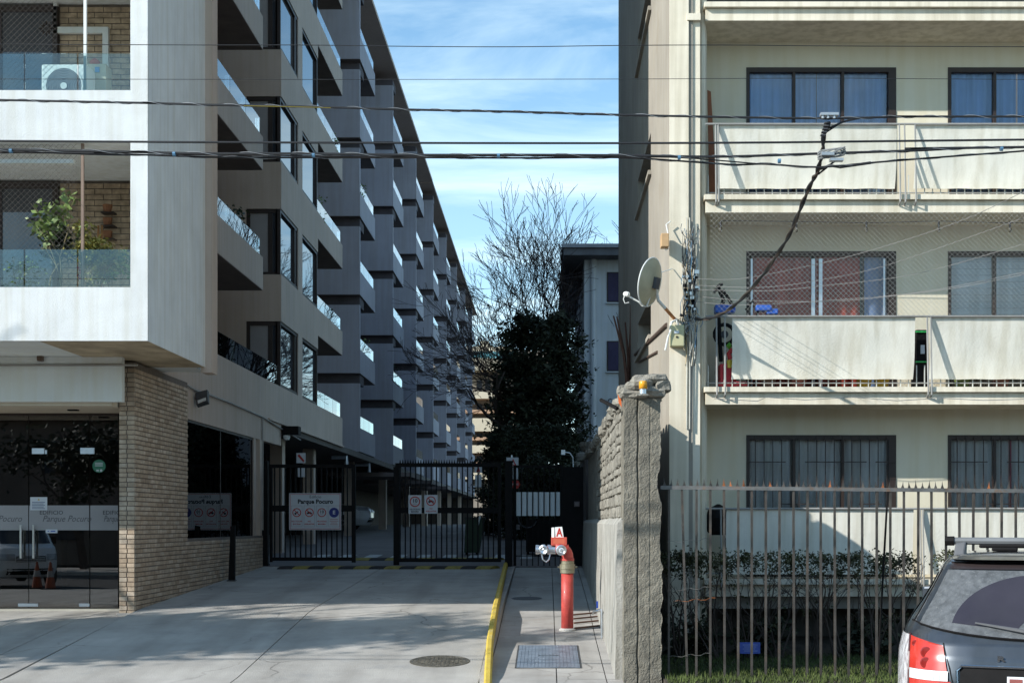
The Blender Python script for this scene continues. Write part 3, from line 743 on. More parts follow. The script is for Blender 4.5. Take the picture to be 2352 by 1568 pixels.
# ---------------------------------------------------------------- old boundary wall with rough end pillar
M_rough = mat('rough cement', (.215,.195,.155), .95, .2, 4, 1.0, 75, spots=5.0, spotcol=(.15,.135,.105))
M_stone = mat('old mortar stone', (.265,.245,.205), .95, .2, 4, .9, 45)
M_plinth = mat('smoothed cement plinth', (.40,.385,.35), .92, .15, 2.5, .5, 45, .3)
BW = thing('boundary_wall', 'old rough cement boundary wall with crumbling stone cap beside the hydrant', 'wall', (1.0,14.8,0))
x0, x1, y0, y1, zt = .82, 1.215, 14.75, 15.35, 3.07
def ragged(z): return .03*noise.noise(Vector((3.1,0,z*2.2)))+.018*noise.noise(Vector((9,0,z*9)))
def pil(u, v):
    # closed loop round the pillar: front, right, back, left
    z = lerp(-.05, zt, v); u = u % 1
    xr = x1+ragged(z)-(.05 if 1.95 < z < 2.35 else 0)*abs(math.sin((z-1.95)*7.85))
    xl = x0+.3*ragged(z+7)
    if u < .45: t = u/.45; x, y = lerp(xl,xr,t), y0
    elif u < .55: t = (u-.45)/.1; x, y = xr, lerp(y0,y1,t)
    elif u < .75: t = (u-.55)/.2; x, y = lerp(xr,xl,t), y1
    else: t = (u-.75)/.25; x, y = xl, lerp(y1,y0,t)
    n1 = noise.noise(Vector((x*14,y*14,z*14)))*.007+noise.noise(Vector((x*40,y*40,z*40)))*.0045
    if u < .45:
        cx = .968+.012*noise.noise(Vector((0,1,z*4))); g = math.exp(-((x-cx)/.007)**2); y += .03*g+n1
        g2 = math.exp(-((x-1.10)/.006)**2); y += .008*g2
    else: x += n1*(1 if .75 > u else .5)
    return (x, y, z)
MB().grid(pil, 120, 220, closed_u=True).build('pillar', M_rough, BW)
MB().box(.86,1.16,15.3,28.6,.0,3.02).build('wall_core', M_stone, BW)
# stone courses on the driveway side
def blob(c, s, m, name, parent, seed, n=5):
    b = MB(); sx, sy, sz = s
    pts = []
    def fn(u, v):
        th = 2*math.pi*u; ph = math.pi*(v-.5)
        cx_, cy_, cz_ = math.cos(ph)*math.cos(th), math.cos(ph)*math.sin(th), math.sin(ph)
        sq = lambda q: math.copysign(abs(q)**.45, q)
        p = Vector((sq(cx_)*sx, sq(cy_)*sy, sq(cz_)*sz))
        k = 1+.22*noise.noise(Vector((seed*3.7+cx_*1.3, cy_*1.3+seed, cz_*1.3)))
        return Vector(c)+p*k
    b.grid(fn, 12, 6, closed_u=True)
    return b.build(name, m, parent, smooth=False)
z = 1.80; r = 0
while z < 3.0:
    d = 15.40+(.17 if r % 2 else 0); hh = random.choice((.09,.14,.17,.12))
    while d < 22.5:
        ln = random.uniform(.26,.42)
        blob((.86,d+ln/2,z+hh/2),(.045+random.uniform(-.02,.015),ln/2-.004,hh/2-.003),M_stone,'stone',BW,random.random()*50); d += ln
    z += hh; r += 1
# cap: rubble stones on pillar and coping slabs along the wall
caps = [((.93,14.95,3.12),(.16,.25,.055)),((1.12,14.95,3.14),(.16,.25,.065)),((1.02,14.92,3.235),(.13,.24,.07)),((1.16,14.93,3.265),(.15,.25,.055)),((.93,14.9,3.20),(.10,.18,.05)),
        ((1.24,14.9,3.20),(.09,.2,.06)),((.84,14.95,3.165),(.09,.2,.045)),((1.08,15.2,3.31),(.16,.16,.04)),((1.2,15.1,3.32),(.09,.14,.035)),((1.05,15.25,3.15),(.22,.2,.09))]
for i, (c_, s_) in enumerate(caps): blob(c_, s_, M_stone, 'cap_stone', BW, i*1.7)
d = 15.5
while d < 28.4:
    ln = random.uniform(.5,.8); blob((1.0,d+ln/2,3.09+random.uniform(-.015,.02)),(.24,ln/2-.01,.075),M_stone,'coping_stone',BW,d); d += ln
d = 15.9
while d < 19: blob((1.02,d,3.22),(.17,.2,.06),M_stone,'coping_stone',BW,d+.3); d += .42
def plf(u, v):
    d = lerp(15.02,30.4,u); 
    z0 = pz(d)-.08
    pr = [(.745,0),(.755,.5),(.765,.97),(.80,1.0),(.875,1.03)]
    t = v*(len(pr)-1); i = min(int(t),len(pr)-2); f = t-i
    x = lerp(pr[i][0],pr[i+1][0],f); zz = lerp(pr[i][1],pr[i+1][1],f)
    nn = .012*noise.noise(Vector((d*3,zz*4,0)))
    return (x+nn, d, lerp(z0,1.785,zz)+nn)
b = MB().grid(plf, 160, 14); b.poly([(.745,15.02,.0),(.9,15.02,0),(.9,15.02,1.8),(.80,15.02,1.785),(.765,15.02,1.74)])
b.build('plinth', M_plinth, BW, smooth=False)
# streaks / tap on plinth
tp = thing('garden_tap', 'brass garden tap with blue lever on the plinth behind the hydrant', 'tap', (.72,18.3,pz(18.3)))
tube([(.72,18.15,.25),(.72,18.15,PZ(1405,18.15)),(.72,18.2,PZ(1400,18.15)),(.69,18.6,PZ(1402,18.6))],.012,6).build('pipe', M_alu, tp)
tube([(.66,18.55,PZ(1403,18.55)),(.72,18.55,PZ(1400,18.55))],.02,8).build('valve', M_steel, tp)
tube([(.66,18.6,PZ(1403,18.6)),(.625,18.6,PZ(1404,18.6)),(.615,18.6,PZ(1410,18.6))],.012,6).build('spout', M_steel, tp)
box(.665,.69,18.55,18.58,PZ(1396,18.55),PZ(1380,18.55)).build('lever', mat('blue plastic', (.02,.06,.35), .5), tp)
# amber beacon and slim dark brackets on the cap
bc = thing('warning_beacon', 'small amber gate warning beacon on the rough pillar', 'beacon', P(1477,905,14.6))
c_ = P(1477,905,14.62)
MB().lathe([(.035,0),(.035,.055)],c_,(0,0,1),14).build('base', M_alu, bc)
MB().lathe([(.043,.055),(.043,.125),(.036,.137),(.0,.14)],c_,(0,0,1),16).build('dome', mat('amber plastic', (.75,.33,.02), .25, .05), bc, smooth=True)
box(c_.x-.07,c_.x+.05,14.56,14.8,c_.z-.02,c_.z).build('bracket', M_stone, bc)
tag(MB().prism([P(1418,888,14.9),P(1424,886,14.9),P(1428,935,14.9),P(1421,925,14.9)],(0,.01,0)).build('orange_tape', mat('orange plastic', (.75,.16,.04), .5)), 'strip of orange plastic hanging from the pillar cap', 'plastic strip')
tag(tube([P(1380,918,15.2),P(1418,938,15.0)],.022,6).build('metal_arm', M_black), 'thin black metal arm sticking out left of the pillar cap', 'metal arm')

# ---------------------------------------------------------------- spiked fence
FD = 14.86
FE = thing('spiked_fence', 'tall weathered steel bar fence with spiked top rail before the cream block', 'fence', (4,FD,.03))
def rz(x): return lerp(PZ(1119,FD), PZ(1127,FD), (x-1517)/835)
xa, xb = 1517, 2600
MB().hexa([(PX(xa,FD),FD-.02,rz(xa)-.02),(PX(xb,FD),FD-.02,rz(xb)-.02),(PX(xb,FD),FD+.02,rz(xb)-.02),(PX(xa,FD),FD+.02,rz(xa)-.02),
           (PX(xa,FD),FD-.02,rz(xa)+.02),(PX(xb,FD),FD-.02,rz(xb)+.02),(PX(xb,FD),FD+.02,rz(xb)+.02),(PX(xa,FD),FD+.02,rz(xa)+.02)]).build('top_rail', M_rustrail, FE)
zl = [382,470,535,612,690,767,842,920,995,1075,1150,1225,1303,1380,1455,1535,1610,1685,1765,1840,1920,1995,2070,2150,2228,2307]+[2307+77*i for i in range(1,9)]
for i, q in enumerate(zl):
    x = (2400+q/1.387)/1.7415; X = PX(x,FD); top = rz(x)-.02; k = .0115
    bend = .05 if i == 1 else random.uniform(-.006,.006)
    Xt = X-bend*.6; Xb = X+bend*.6
    MB().hexa([(Xb-k,FD-k,.0),(Xb+k,FD-k,.0),(Xb+k,FD+k,.0),(Xb-k,FD+k,.0),(Xt-k,FD-k,top),(Xt+k,FD-k,top),(Xt+k,FD+k,top),(Xt-k,FD+k,top)]).build('bar', M_rustbar, FE)
spk = bpy.data.meshes.new('spike'); s_ = .017
spk.from_pydata([(-s_,-.004,0),(s_,-.004,0),(s_,.004,0),(-s_,.004,0),(-.006,-.003,.035),(.006,-.003,.035),(.006,.003,.035),(-.006,.003,.035),(0,0,.088)],[],[(0,1,5,4),(1,2,6,5),(2,3,7,6),(3,0,4,7),(4,5,8),(5,6,8),(6,7,8),(7,4,8)])
spk.materials.append(M_rustbar); spk2 = spk.copy(); spk2.materials.clear(); spk2.materials.append(M_rust)
x = 1526
while x < 2560:
    o = bpy.data.objects.new('spike', spk2 if random.random() < .13 else spk); COL.objects.link(o); o.parent = FE
    o.location = Vector((PX(x,FD),FD,rz(x)+.02))-WO[FE.name]; o.rotation_euler = (0,random.uniform(-.1,.1),random.uniform(-.3,.3)); o.scale.z = random.uniform(.75,1.05); x += 15.2
box(PX(1745,FD),PX(2600,FD),FD-.015,FD+.015,.02,.06).build('bottom_rail', M_rustrail, FE)
for (xx, yy, m) in ((1585,1356,M_rustrail),(1585,1245,M_rustrail),(1588,1508,M_rustrail),(1600,1381,M_rust)):
    c_ = P(xx,yy,FD-.02); tube([c_+Vector((-.25+.05*i,-.015*math.sin(i*2.1),.012*math.sin(i*1.7)+.004*i)) for i in range(10)],.0025,5).build('wire_tie', m, FE)
# bent dark rod beyond the fence
tag(tube([P(2040,1120,15.3),P(2036,1180,15.3),P(2025,1380,15.3),P(2015,1568,15.3),(PX(2013,15.3),15.3,.0)],.012,6).build('leaning_rod', M_black), 'thin dark bent rod standing behind the fence bars', 'rod')
# ---------------------------------------------------------------- gates
GD = 29.0
def g(x, y, d=GD): return P(x, y, d)
def pbox(x0, x1, y0, y1, d, th=.04): return MB().box(PX(x0,d),PX(x1,d),d-th/2,d+th/2,PZ(y1,d),PZ(y0,d))
def leaf(name, label, x0, x1, d, top, mid, bot, bars, spikes, legs):
    t = thing(name, label, 'gate', (PX((x0+x1)/2,d),d,PZ(bot[1],d)), 'driveway gate leaves')
    pbox(x0,x1,*top,d,.05).build('top_rail', M_black, t)
    pbox(x0,x1,*mid,d,.045).build('middle_rail', M_black, t)
    pbox(x0,x1,*bot,d,.05).build('bottom_rail', M_black, t)
    for a, c2, yb in legs: MB().box(PX(a,d),PX(c2,d),d-.035,d+.035,PZ(yb,d),PZ(top[1],d)).build('stile', M_black, t)
    X = PX(x0,d)+.1; 
    while X < PX(x1,d)-.03:
        box(X-.013,X+.013,d-.013,d+.013,PZ(bot[0],d),PZ(mid[1],d)).build('bar', M_black, t)
        box(X-.013,X+.013,d-.013,d+.013,PZ(mid[0],d),PZ(top[1],d)).build('bar', M_black, t)
        if spikes:
            z = PZ(top[0],d); b = MB()
            for q in (0,.054): b.hexa([(X+q-.015,d-.01,z),(X+q+.015,d-.01,z),(X+q+.015,d+.01,z),(X+q-.015,d+.01,z),(X+q-.002,d-.002,z+.075),(X+q+.002,d-.002,z+.075),(X+q+.002,d+.002,z+.075),(X+q-.002,d+.002,z+.075)])
            b.build('spike', M_black, t)
        X += .108
    return t
lg = leaf('gate_leaf', 'black steel driveway gate leaf carrying the large white building sign', 620,817,29.0,(1066,1074),(1160,1174),(1279,1287),0,False,((620,626,1290),(808,817,1291)))
rg = leaf('gate_leaf', 'black steel driveway gate leaf with spikes carrying two small signs', 908,1150,29.0,(1063,1072),(1165,1178),(1282,1290),0,True,((904,917,1297),(1143,1151,1290)))
gp = thing('gate_post', 'black steel gate post against the end of the taupe lobby wall', 'gate post', g(610,1297))
pbox(602,616,1058,1298,GD,.14).build('post', M_black, gp); pbox(600,618,1294,1300,GD,.18).build('foot', M_black, gp)
gp = thing('gate_post', 'black steel gate post between the driveway gate and the pedestrian gate', 'gate post', g(1168,1312))
pbox(1160,1177,1060,1312,28.8,.15).build('post', M_black, gp); pbox(1158,1179,1058,1062,28.8,.18).build('cap', M_black, gp)
gp = thing('gate_post', 'wide black steel panel post with intercom right of the pedestrian gate', 'gate post', g(1315,1310))
pbox(1292,1340,1072,1312,28.9,.1).build('panel', M_black, gp)
ic = pbox(1319,1331,1151,1163,28.8,.06).build('intercom', mat('intercom grey', (.16,.12,.12), .5), gp)
pbox(1321,1329,1153,1161,28.765,.01).build('screen', mat('intercom face', (.24,.20,.20), .3), ic)
pg = thing('pedestrian_gate', 'narrow black bar pedestrian gate with a white metal panel', 'gate', g(1236,1305))
pbox(1179,1292,1068,1074,GD,.04).build('top_rail', M_black, pg); pbox(1179,1292,1300,1304,GD,.04).build('bottom_rail', M_black, pg); pbox(1179,1292,1275,1277,GD,.03).build('lower_rail', M_black, pg)
pbox(1286,1292,1074,1304,GD,.05).build('stile', M_black, pg); pbox(1179,1184,1074,1304,GD,.05).build('stile', M_black, pg)
pbox(1185,1288,1129.5,1184,GD+.035,.006).build('white_panel', mat('gate panel white', (.72,.76,.76), .6, .04), pg)
x = 1184.5
while x < 1287: pbox(x-1.2,x+1.2,1074,1300,GD,.022).build('bar', M_black, pg); x += 12.97
box(PX(1186,28.94),PX(1194,28.94),28.9,28.96,PZ(1216,29),PZ(1204,29)).build('lock', M_dkgrey, pg)
# ---------------------------------------------------------------- signs
M_sw = mat('sign white', (.62,.64,.66), .5, .03); M_sr = mat('sign red', (.50,.03,.02), .5, .05); M_sk = mat('sign black', (.02,.02,.025), .5); M_sb = mat('sign blue', (.03,.035,.22), .5, .05)
def disc(c, r0, r1, m, parent, name, n=28):
    b = MB(); 
    for k in range(n):
        a, a2 = 2*math.pi*k/n, 2*math.pi*(k+1)/n
        q = [(c[0]+r*math.cos(t), c[1], c[2]+r*math.sin(t)) for r, t in ((r1,a),(r1,a2),(r0,a2),(r0,a))]
        b.poly(q if r0 > 0 else q[:3])
    return b.build(name, m, parent)
def frame_rect(x0, x1, z0, z1, w, y, m, parent, name='border'):
    b = MB()
    for r in ((x0,x1,z0,z0+w),(x0,x1,z1-w,z1),(x0,x0+w,z0+w,z1-w),(x1-w,x1,z0+w,z1-w)): b.box(r[0],r[1],y-.001,y,r[2],r[3])
    return b.build(name, m, parent)
def prohibit(c, r, parent, kind):
    x, y, z = c
    if kind == 'car':
        b = MB().box(x-.62*r,x+.62*r,y,y+.001,z-.26*r,z-.02*r).box(x-.42*r,x+.30*r,y,y+.001,z-.02*r,z+.18*r)
        b.build('car_symbol', M_sk, parent)
        disc((x-.33*r,y-.0005,z-.28*r),0,.13*r,M_sk,parent,'car_symbol',12); disc((x+.33*r,y-.0005,z-.28*r),0,.13*r,M_sk,parent,'car_symbol',12)
    elif kind == 'horn':
        disc((x-.3*r,y,z-.25*r),0,.24*r,M_sk,parent,'horn_symbol',14)
        MB().poly([(x-.2*r,y,z-.2*r),(x+.35*r,y,z+.1*r),(x+.25*r,y,z+.35*r),(x-.28*r,y,z-.1*r)]).build('horn_symbol', M_sk, parent)
    elif kind == '10':
        text('10', 1.0*r, (x,y-.001,z+.14*r), M_sk, parent, bold=.02*r); text('km/hr', .3*r, (x,y-.001,z-.42*r), M_sk, parent)
    disc((x,y-.002,z),.80*r,r,M_sr,parent,'ring')
    if kind != '10':
        a = R(-45); dx, dz = math.cos(a), math.sin(a); w_ = .09*r
        MB().poly([(x-dx*.85*r-dz*w_,y-.003,z-dz*.85*r+dx*w_),(x-dx*.85*r+dz*w_,y-.003,z-dz*.85*r-dx*w_),(x+dx*.85*r+dz*w_,y-.003,z+dz*.85*r-dx*w_),(x+dx*.85*r-dz*w_,y-.003,z+dz*.85*r+dx*w_)]).build('slash', M_sr, parent)
SD = 28.95; k7 = SD/F/4.55          # metres per measured unit at the sign
def s7(u, v): return (((1100+u/2.613)/1.7415-CX)*SD/F, EYE+(CY-(1800+v/2.613)/1.7415)*SD/F)
def board(u0, v0, u1, v1, label, y=SD):
    xa, za = s7(u0, v1); xb, zb = s7(u1, v0)
    t = thing('sign_board', label, 'sign', ((xa+xb)/2,y,za), 'signs wired to the gate')
    box(xa,xb,y-.006,y,za,zb).build('plate', M_sw, t); return t, xa, xb, za, zb
t, xa, xb, za, zb = board(148,448,692,832,'large white building name sign with four traffic symbols on the left gate leaf')
yy = SD-.009
frame_rect(xa+.018,xb-.018,za+.018,zb-.018,.010,yy,M_sr,t)
x_, z_ = s7(423,487); text('Edificio', .085, (x_,yy,z_), M_sk, t)
x_, z_ = s7(423,537); text('Parque Pocuro', .122, (x_,yy,z_), M_sk, t, bold=.005)
for i, (u0, u1) in enumerate(((172,285),(303,417),(434,546),(561,674))):
    a, zz0 = s7(u0,798); c2, zz1 = s7(u1,578)
    frame_rect(a,c2,zz0,zz1,.004,yy,mat('sign grey line', (.25,.2,.2), .6),t,'panel_line')
    xc, zc_ = s7((u0+u1)/2,650); r = 46*k7*1.0
    if i < 3: prohibit((xc,yy,zc_),r,t,('horn','car','10')[i])
    else:
        disc((xc,yy,zc_),0,r*1.12,M_sb,t,'blue_disc'); text('E', .105, (xc,yy-.002,zc_), M_sw, t, bold=.004)
    lines = (('NO TOCAR','BOCINA'),('NO','ADELANTAR'),('VELOCIDAD','MAXIMA'),())[i]
    for j, s in enumerate(lines):
        xq, zq = s7((u0+u1)/2,742+j*29); text(s, .042, (xq,yy,zq), M_sr, t, sx=.86 if len(s) > 8 else 1, bold=.001)
    if i == 3:
        for j in range(4):
            xq, zq = s7(617,720+j*18); wd = (.085,.09,.07,.08)[j]; box(xq-wd,xq+wd,yy-.001,yy,zq-.008,zq+.006).build('fine_print', mat('faded red print', (.55,.30,.28), .6), t)
t, xa, xb, za, zb = board(1395,468,1532,662,'small white speed limit ten sign on the right gate leaf')
x_, z_ = s7(1463,536); prohibit((x_,yy,z_),55*k7,t,'10')
for s, v in (('VELOCIDAD',617),('MAXIMA',641)): x_, z_ = s7(1463,v); text(s, .044, (x_,yy,z_), M_sk, t, sx=.95, bold=.001)
t, xa, xb, za, zb = board(1562,465,1700,660,'small white no overtaking sign on the right gate leaf')
x_, z_ = s7(1631,530); prohibit((x_,yy,z_),50*k7,t,'car')
for s, v in (('NO',610),('ADELANTAR',637)): x_, z_ = s7(1631,v); text(s, .042, (x_,yy,z_), M_sr, t, sx=.92, bold=.001)
# signs further in
t = thing('sign_board', 'white plate with red diagonal bar hanging behind the left gate leaf', 'sign', P(691,1095,31))
pbox(681,702,1040,1063,31,.01).build('plate', M_sw, t)
MB().poly([P(683,1046,30.99),P(687,1042,30.99),P(699,1057,30.99),P(697,1061,30.99)]).build('slash', M_sr, t)
pbox(684,700,1073,1095,31,.01).build('lower_plate', M_sw, t); pbox(690,691.5,1040,1100,31.02,.02).build('hanger', M_black, t)
t = thing('traffic_sign', 'white warning board with red triangle and a stop octagon behind the gate post', 'sign', P(1176,1230,31))
pbox(1174,1177,1045,1265,31.05,.05).build('pole', M_alu, t); pbox(1163,1191,1050,1070,31,.01).build('plate', M_sw, t)
b = MB(); tri = [(1171,1068),(1186,1068),(1178.5,1053)]; inn = [(1174.5,1066.5),(1182.5,1066.5),(1178.5,1058)]
for k in range(3):
    a, c2, e, f_ = tri[k], tri[(k+1)%3], inn[(k+1)%3], inn[k]; b.poly([P(*q,30.985) for q in (a,c2,e,f_)])
b.build('triangle', M_sr, t)
pbox(1178,1190,1073,1100,31,.01).build('lower_plate', M_sw, t); pbox(1180,1186,1075,1078,30.99,.002).build('print', M_sr, t)
oc = P(1184,1112,30.98); MB().lathe([(.105,0),(.105,.012)],oc,(0,-1,0),8).build('octagon', M_sr, t); text('PARE', .06, (oc.x,oc.y-.014,oc.z), M_sw, t)
t = thing('traffic_sign', 'small triangle warning sign on a post seen between the right gate bars', 'sign', P(1098,1240,36))
pbox(1096.5,1099,1075,1235,36,.05).build('pole', M_dkgrey, t); pbox(1090,1107,1063,1085,35.95,.01).build('plate', M_sw, t); pbox(1091,1106,1090,1118,35.95,.01).build('lower_plate', M_sw, t)
MB().poly([P(1094,1083,35.93),P(1103,1083,35.93),P(1098.5,1068,35.93)]).build('triangle', M_sr, t)
# stickers on the lobby doors
M_paper = mat('paper', (.58,.62,.66), .7, .04)
def sticker(x0, x1, y0, y1, label, m=M_paper, d=DG-.012):
    t = thing('sticker', label, 'sticker', P((x0+x1)/2,y1,d)); box(PX(x0,d),PX(x1,d),d-.001,d,PZ(y1,d),PZ(y0,d)).build('sheet', m, t); return t
t = sticker(69.5,108.5,1141,1171,'white notice with yellow mark taped to the glass door')
for j in range(5): box(PX(74,DG),PX(104-3*(j%2),DG),DG-.016,DG-.014,PZ(1152+j*3.6+1.4,DG),PZ(1152+j*3.6,DG)).build('text_line', mat('blue grey print', (.12,.15,.25), .7), t)
MB().poly([P(86.5,1148.5,DG-.015),P(91.5,1148.5,DG-.015),P(89,1144,DG-.015)]).build('mark', mat('sign amber', (.6,.4,.03), .6), t)
t = sticker(105,132,1215,1223.5,'narrow white push label under the frosted band of the glass door')
box(PX(110,DG),PX(114,DG),DG-.016,DG-.014,PZ(1220,DG),PZ(1218,DG)).build('mark', mat('blue print', (.05,.1,.4), .7), t); box(PX(117,DG),PX(128,DG),DG-.016,DG-.014,PZ(1220.5,DG),PZ(1218,DG)).build('text_line', mat('blue print', (.05,.1,.4)), t)
t = thing('sticker', 'round green sticker on the right lobby glass panel', 'sticker', P(228,1085,DG))
disc((PX(228,DG),DG-.014,PZ(1070,DG)),0,.098,mat('sticker green', (.04,.20,.12), .6, .05),t,'sheet')
for j in range(3): box(PX(219,DG),PX(237,DG),DG-.017,DG-.0155,PZ(1062+j*3.2+1.6,DG),PZ(1062+j*3.2,DG)).build('text_line', M_paper, t)
disc((PX(233,DG),DG-.016,PZ(1080,DG)),0,.02,M_paper,t,'mark',10); box(PX(222,DG),PX(228,DG),DG-.017,DG-.0155,PZ(1082,DG),PZ(1078,DG)).build('mark', M_paper, t)
t = thing('exit_sign', 'dim green exit sign under the lobby ceiling behind the glass', 'sign', P(82,985,23.4))
pbox(58,107,962,967,23.4,.2).build('lamp', mat('lamp diffuser', (.6,.6,.55), .5, emit=.25), t); pbox(60,106,968,983,23.4,.03).build('panel', mat('exit green', (.05,.13,.03), .5), t)

# ---------------------------------------------------------------- red standpipe hydrant
HD = 19.0; HX = PX(1303,HD); hz0 = pz(HD)
M_hred = mat('red hydrant paint', (.50,.065,.052), .5, .14, 9, .15, 60, coat=.1, spots=6, spotcol=(.44,.10,.085)); M_chr = mat('cast aluminium', (.62,.64,.66), .28, .12, 14, metal=.9); M_brass = mat('old bronze', (.30,.27,.19), .5, .15, 8, metal=.6)
hy = thing('fire_hydrant', 'red standpipe hydrant with two metal outlets and a white letter plate', 'hydrant', (HX,HD,hz0))
MB().lathe([(.083,-.05),(.083,.8)],(HX,HD,hz0),(0,0,1),24).build('standpipe', M_hred, hy, smooth=True)
MB().lathe([(.115,-.05),(.115,.012),(.09,.03)],(HX,HD,hz0),(0,0,1),20).build('base_collar', mat('pale cement', (.5,.47,.43), .9), hy)
cz = PZ(1312,HD)
MB().lathe([(.083,-.02),(.098,-.02),(.098,.03),(.106,.035),(.106,.10),(.092,.105),(.092,.145),(.08,.15)],(HX,HD,cz),(0,0,1),24).build('coupling', M_brass, hy)
for s in (-1,1): MB().lathe([(.014,0),(.014,.03)],(HX+s*.105,HD-.02,cz+.065),(s,0,0),8).build('coupling_lug', M_brass, hy)
pts = [(HX,HD,cz+.13)]+[(HX-.115+.115*math.cos(a),HD,cz+.20+.12*math.sin(a)) for a in [R(q) for q in range(0,91,15)]]+[(HX-.16,HD,cz+.32)]
tube(pts,[.082]*len(pts),18).build('elbow', M_hred, hy, smooth=True)
MB().lathe([(.094,0),(.094,.028)],(HX,HD,cz+.15),(0,0,1),20).build('flange', M_hred, hy)
for i in range(6): a = i*math.pi/3+.3; MB().lathe([(.010,0),(.010,.045)],(HX+.083*math.cos(a),HD+.083*math.sin(a),cz+.142),(0,0,1),6).build('bolt', M_hred, hy)
hz_ = cz+.30
MB().lathe([(.06,0),(.06,.09),(.066,.09),(.066,.12),(.052,.125),(.052,.15),(.07,.155),(.07,.20),(.058,.205),(.058,.235),(.064,.24),(.064,.28),(.03,.285)],(HX-.15,HD,hz_),(-1,0,0),22).build('outlet_body', M_chr, hy)
c1 = MB().lathe([(.05,0),(.05,.10),(.072,.10),(.072,.15),(.058,.155),(.052,.165),(.03,.15),(.02,.17),(.0,.175)],(HX-.085,HD-.02,hz_-.005),(0,-1,0),24,cap=False).build('front_cap', M_chr, hy)
MB().lathe([(.036,0),(.036,.004)],(HX-.085,HD-.18,hz_-.005),(0,-1,0),18).build('cap_label', M_paper, c1)
c2 = MB().lathe([(.045,0),(.045,.09),(.062,.09),(.062,.135),(.05,.14),(.02,.13),(.0,.14)],(HX-.29,HD-.02,hz_),(-.25,-1,0),22,cap=False).build('side_cap', M_chr, hy)
ch = [(HX-.35,HD-.09,hz_-.06),(HX-.335,HD-.1,hz_-.13),(HX-.29,HD-.1,hz_-.165),(HX-.25,HD-.1,hz_-.13),(HX-.235,HD-.09,hz_-.06)]
tube(ch,.011,6).build('chain', M_chr, hy)
MB().box(HX-.115,HX+.015,HD-.05,HD+.05,PZ(1258,HD),PZ(1250,HD)).build('plate_foot', M_hred, hy)
MB().box(PX(1266,HD),PX(1302,HD),HD-.06,HD+.05,PZ(1252,HD),PZ(1233,HD)).build('plate_box', mat('red plastic', (.55,.09,.06), .45, .08), hy, bevel=.006)
box(PX(1271,HD),PX(1297,HD),HD-.062,HD-.06,PZ(1248,HD),PZ(1237,HD)).build('box_label', mat('red label', (.62,.14,.08), .5), hy)
pl = MB().hexa([(PX(1276,HD),HD-.03,PZ(1236,HD)),(PX(1295,HD),HD-.03,PZ(1236,HD)),(PX(1295,HD),HD-.024,PZ(1236,HD)),(PX(1276,HD),HD-.024,PZ(1236,HD)),(PX(1274.5,HD),HD-.03,PZ(1210,HD)),(PX(1291,HD),HD-.03,PZ(1209,HD)),(PX(1291,HD),HD-.024,PZ(1209,HD)),(PX(1274.5,HD),HD-.024,PZ(1210,HD))]).build('letter_plate', mat('plate white', (.78,.79,.78), .5, .03), hy)
text('A', .155, (PX(1284.5,HD),HD-.033,PZ(1222.5,HD)), M_sr, pl, bold=.004, sx=.75)
MB().hexa([(PX(1267,HD),HD+.0,PZ(1234,HD)),(PX(1273,HD),HD-.02,PZ(1234,HD)),(PX(1273,HD),HD-.015,PZ(1234,HD)),(PX(1267,HD),HD+.005,PZ(1234,HD)),(PX(1267,HD),HD+.0,PZ(1211,HD)),(PX(1273,HD),HD-.02,PZ(1211,HD)),(PX(1273,HD),HD-.015,PZ(1211,HD)),(PX(1267,HD),HD+.005,PZ(1211,HD))]).build('letter_plate', mat('plate white', (.78,.79,.78)), hy)
# four short iron bars between hydrant and wall
for i, yv in enumerate((1415,1424,1434,1446)):
    d = None
    # depth where the footpath shows at this height
    for q in range(1700,2200):
        dd = q/100
        if 1200+(EYE-pz(dd))*F/dd <= yv: d = dd; break
    tag(tube([(HX+.10-.0*i,d,pz(d)+.025),(.735,d+.22,pz(d+.22)+.025)],.013,6).build('ground_bar', mat('rusty dark bar', (.13,.07,.05), .8, .2, 9)), ['farthest','second farthest','second nearest','nearest'][i]+' of four thin iron bars between the hydrant and the wall', 'iron bar', 'bars between hydrant and wall')

# ---------------------------------------------------------------- things on the cream pilaster
DD = 17.3
sd = thing('satellite_dish', 'grey tan satellite dish with white arm on the cream pilaster', 'satellite dish', P(1552,735,17.7))
n = Vector((-.82,.52,.22)).normalized(); c0 = P(1493,648,DD)
M_dish = mat('dish back paint', (.44,.38,.25), .55, .1, 5); M_dw = mat('dish white paint', (.70,.70,.66), .5, .06)
up = (Vector((0,0,1))-n*n.z).normalized(); si = n.cross(up)
def dishf(off):
    def fn(u, v):
        a = 2*math.pi*u; r = v; p = c0+(si*math.cos(a)*.275+up*math.sin(a)*.30)*r+n*(.075*r*r-.075+off); return p
    return fn
MB().grid(dishf(0), 40, 8, closed_u=True).build('reflector', M_dish, sd, smooth=True)
MB().grid(dishf(.008), 40, 8, closed_u=True).build('reflector_front', M_dw, sd, smooth=True)
rim = [c0+(si*math.cos(a)*.277+up*math.sin(a)*.302)+n*.004 for a in [2*math.pi*i/40 for i in range(41)]]
tube(rim,.008,6,cap=False).build('rim', M_dw, sd)
low = c0-up*.30
lnb = P(1441,676,DD)
tube([c0-up*.1-n*.05, low-n*.02, low+n*.05, lerp(low,lnb,.35), lnb+Vector((.03,.01,-.03)), lnb],.011,6).build('feed_arm', M_dw, sd)
MB().lathe([(.012,-.03),(.03,-.02),(.034,.03),(.022,.05)],lnb,n,12).build('receiver', M_dw, sd)
tube([lnb+Vector((-.03,0,0)),lnb+Vector((-.05,.0,-.06)),lnb+Vector((-.03,0,-.11)),lnb+Vector((.02,0,-.1))],.006,5).build('receiver_cable', M_dw, sd)
back = c0-n*.085
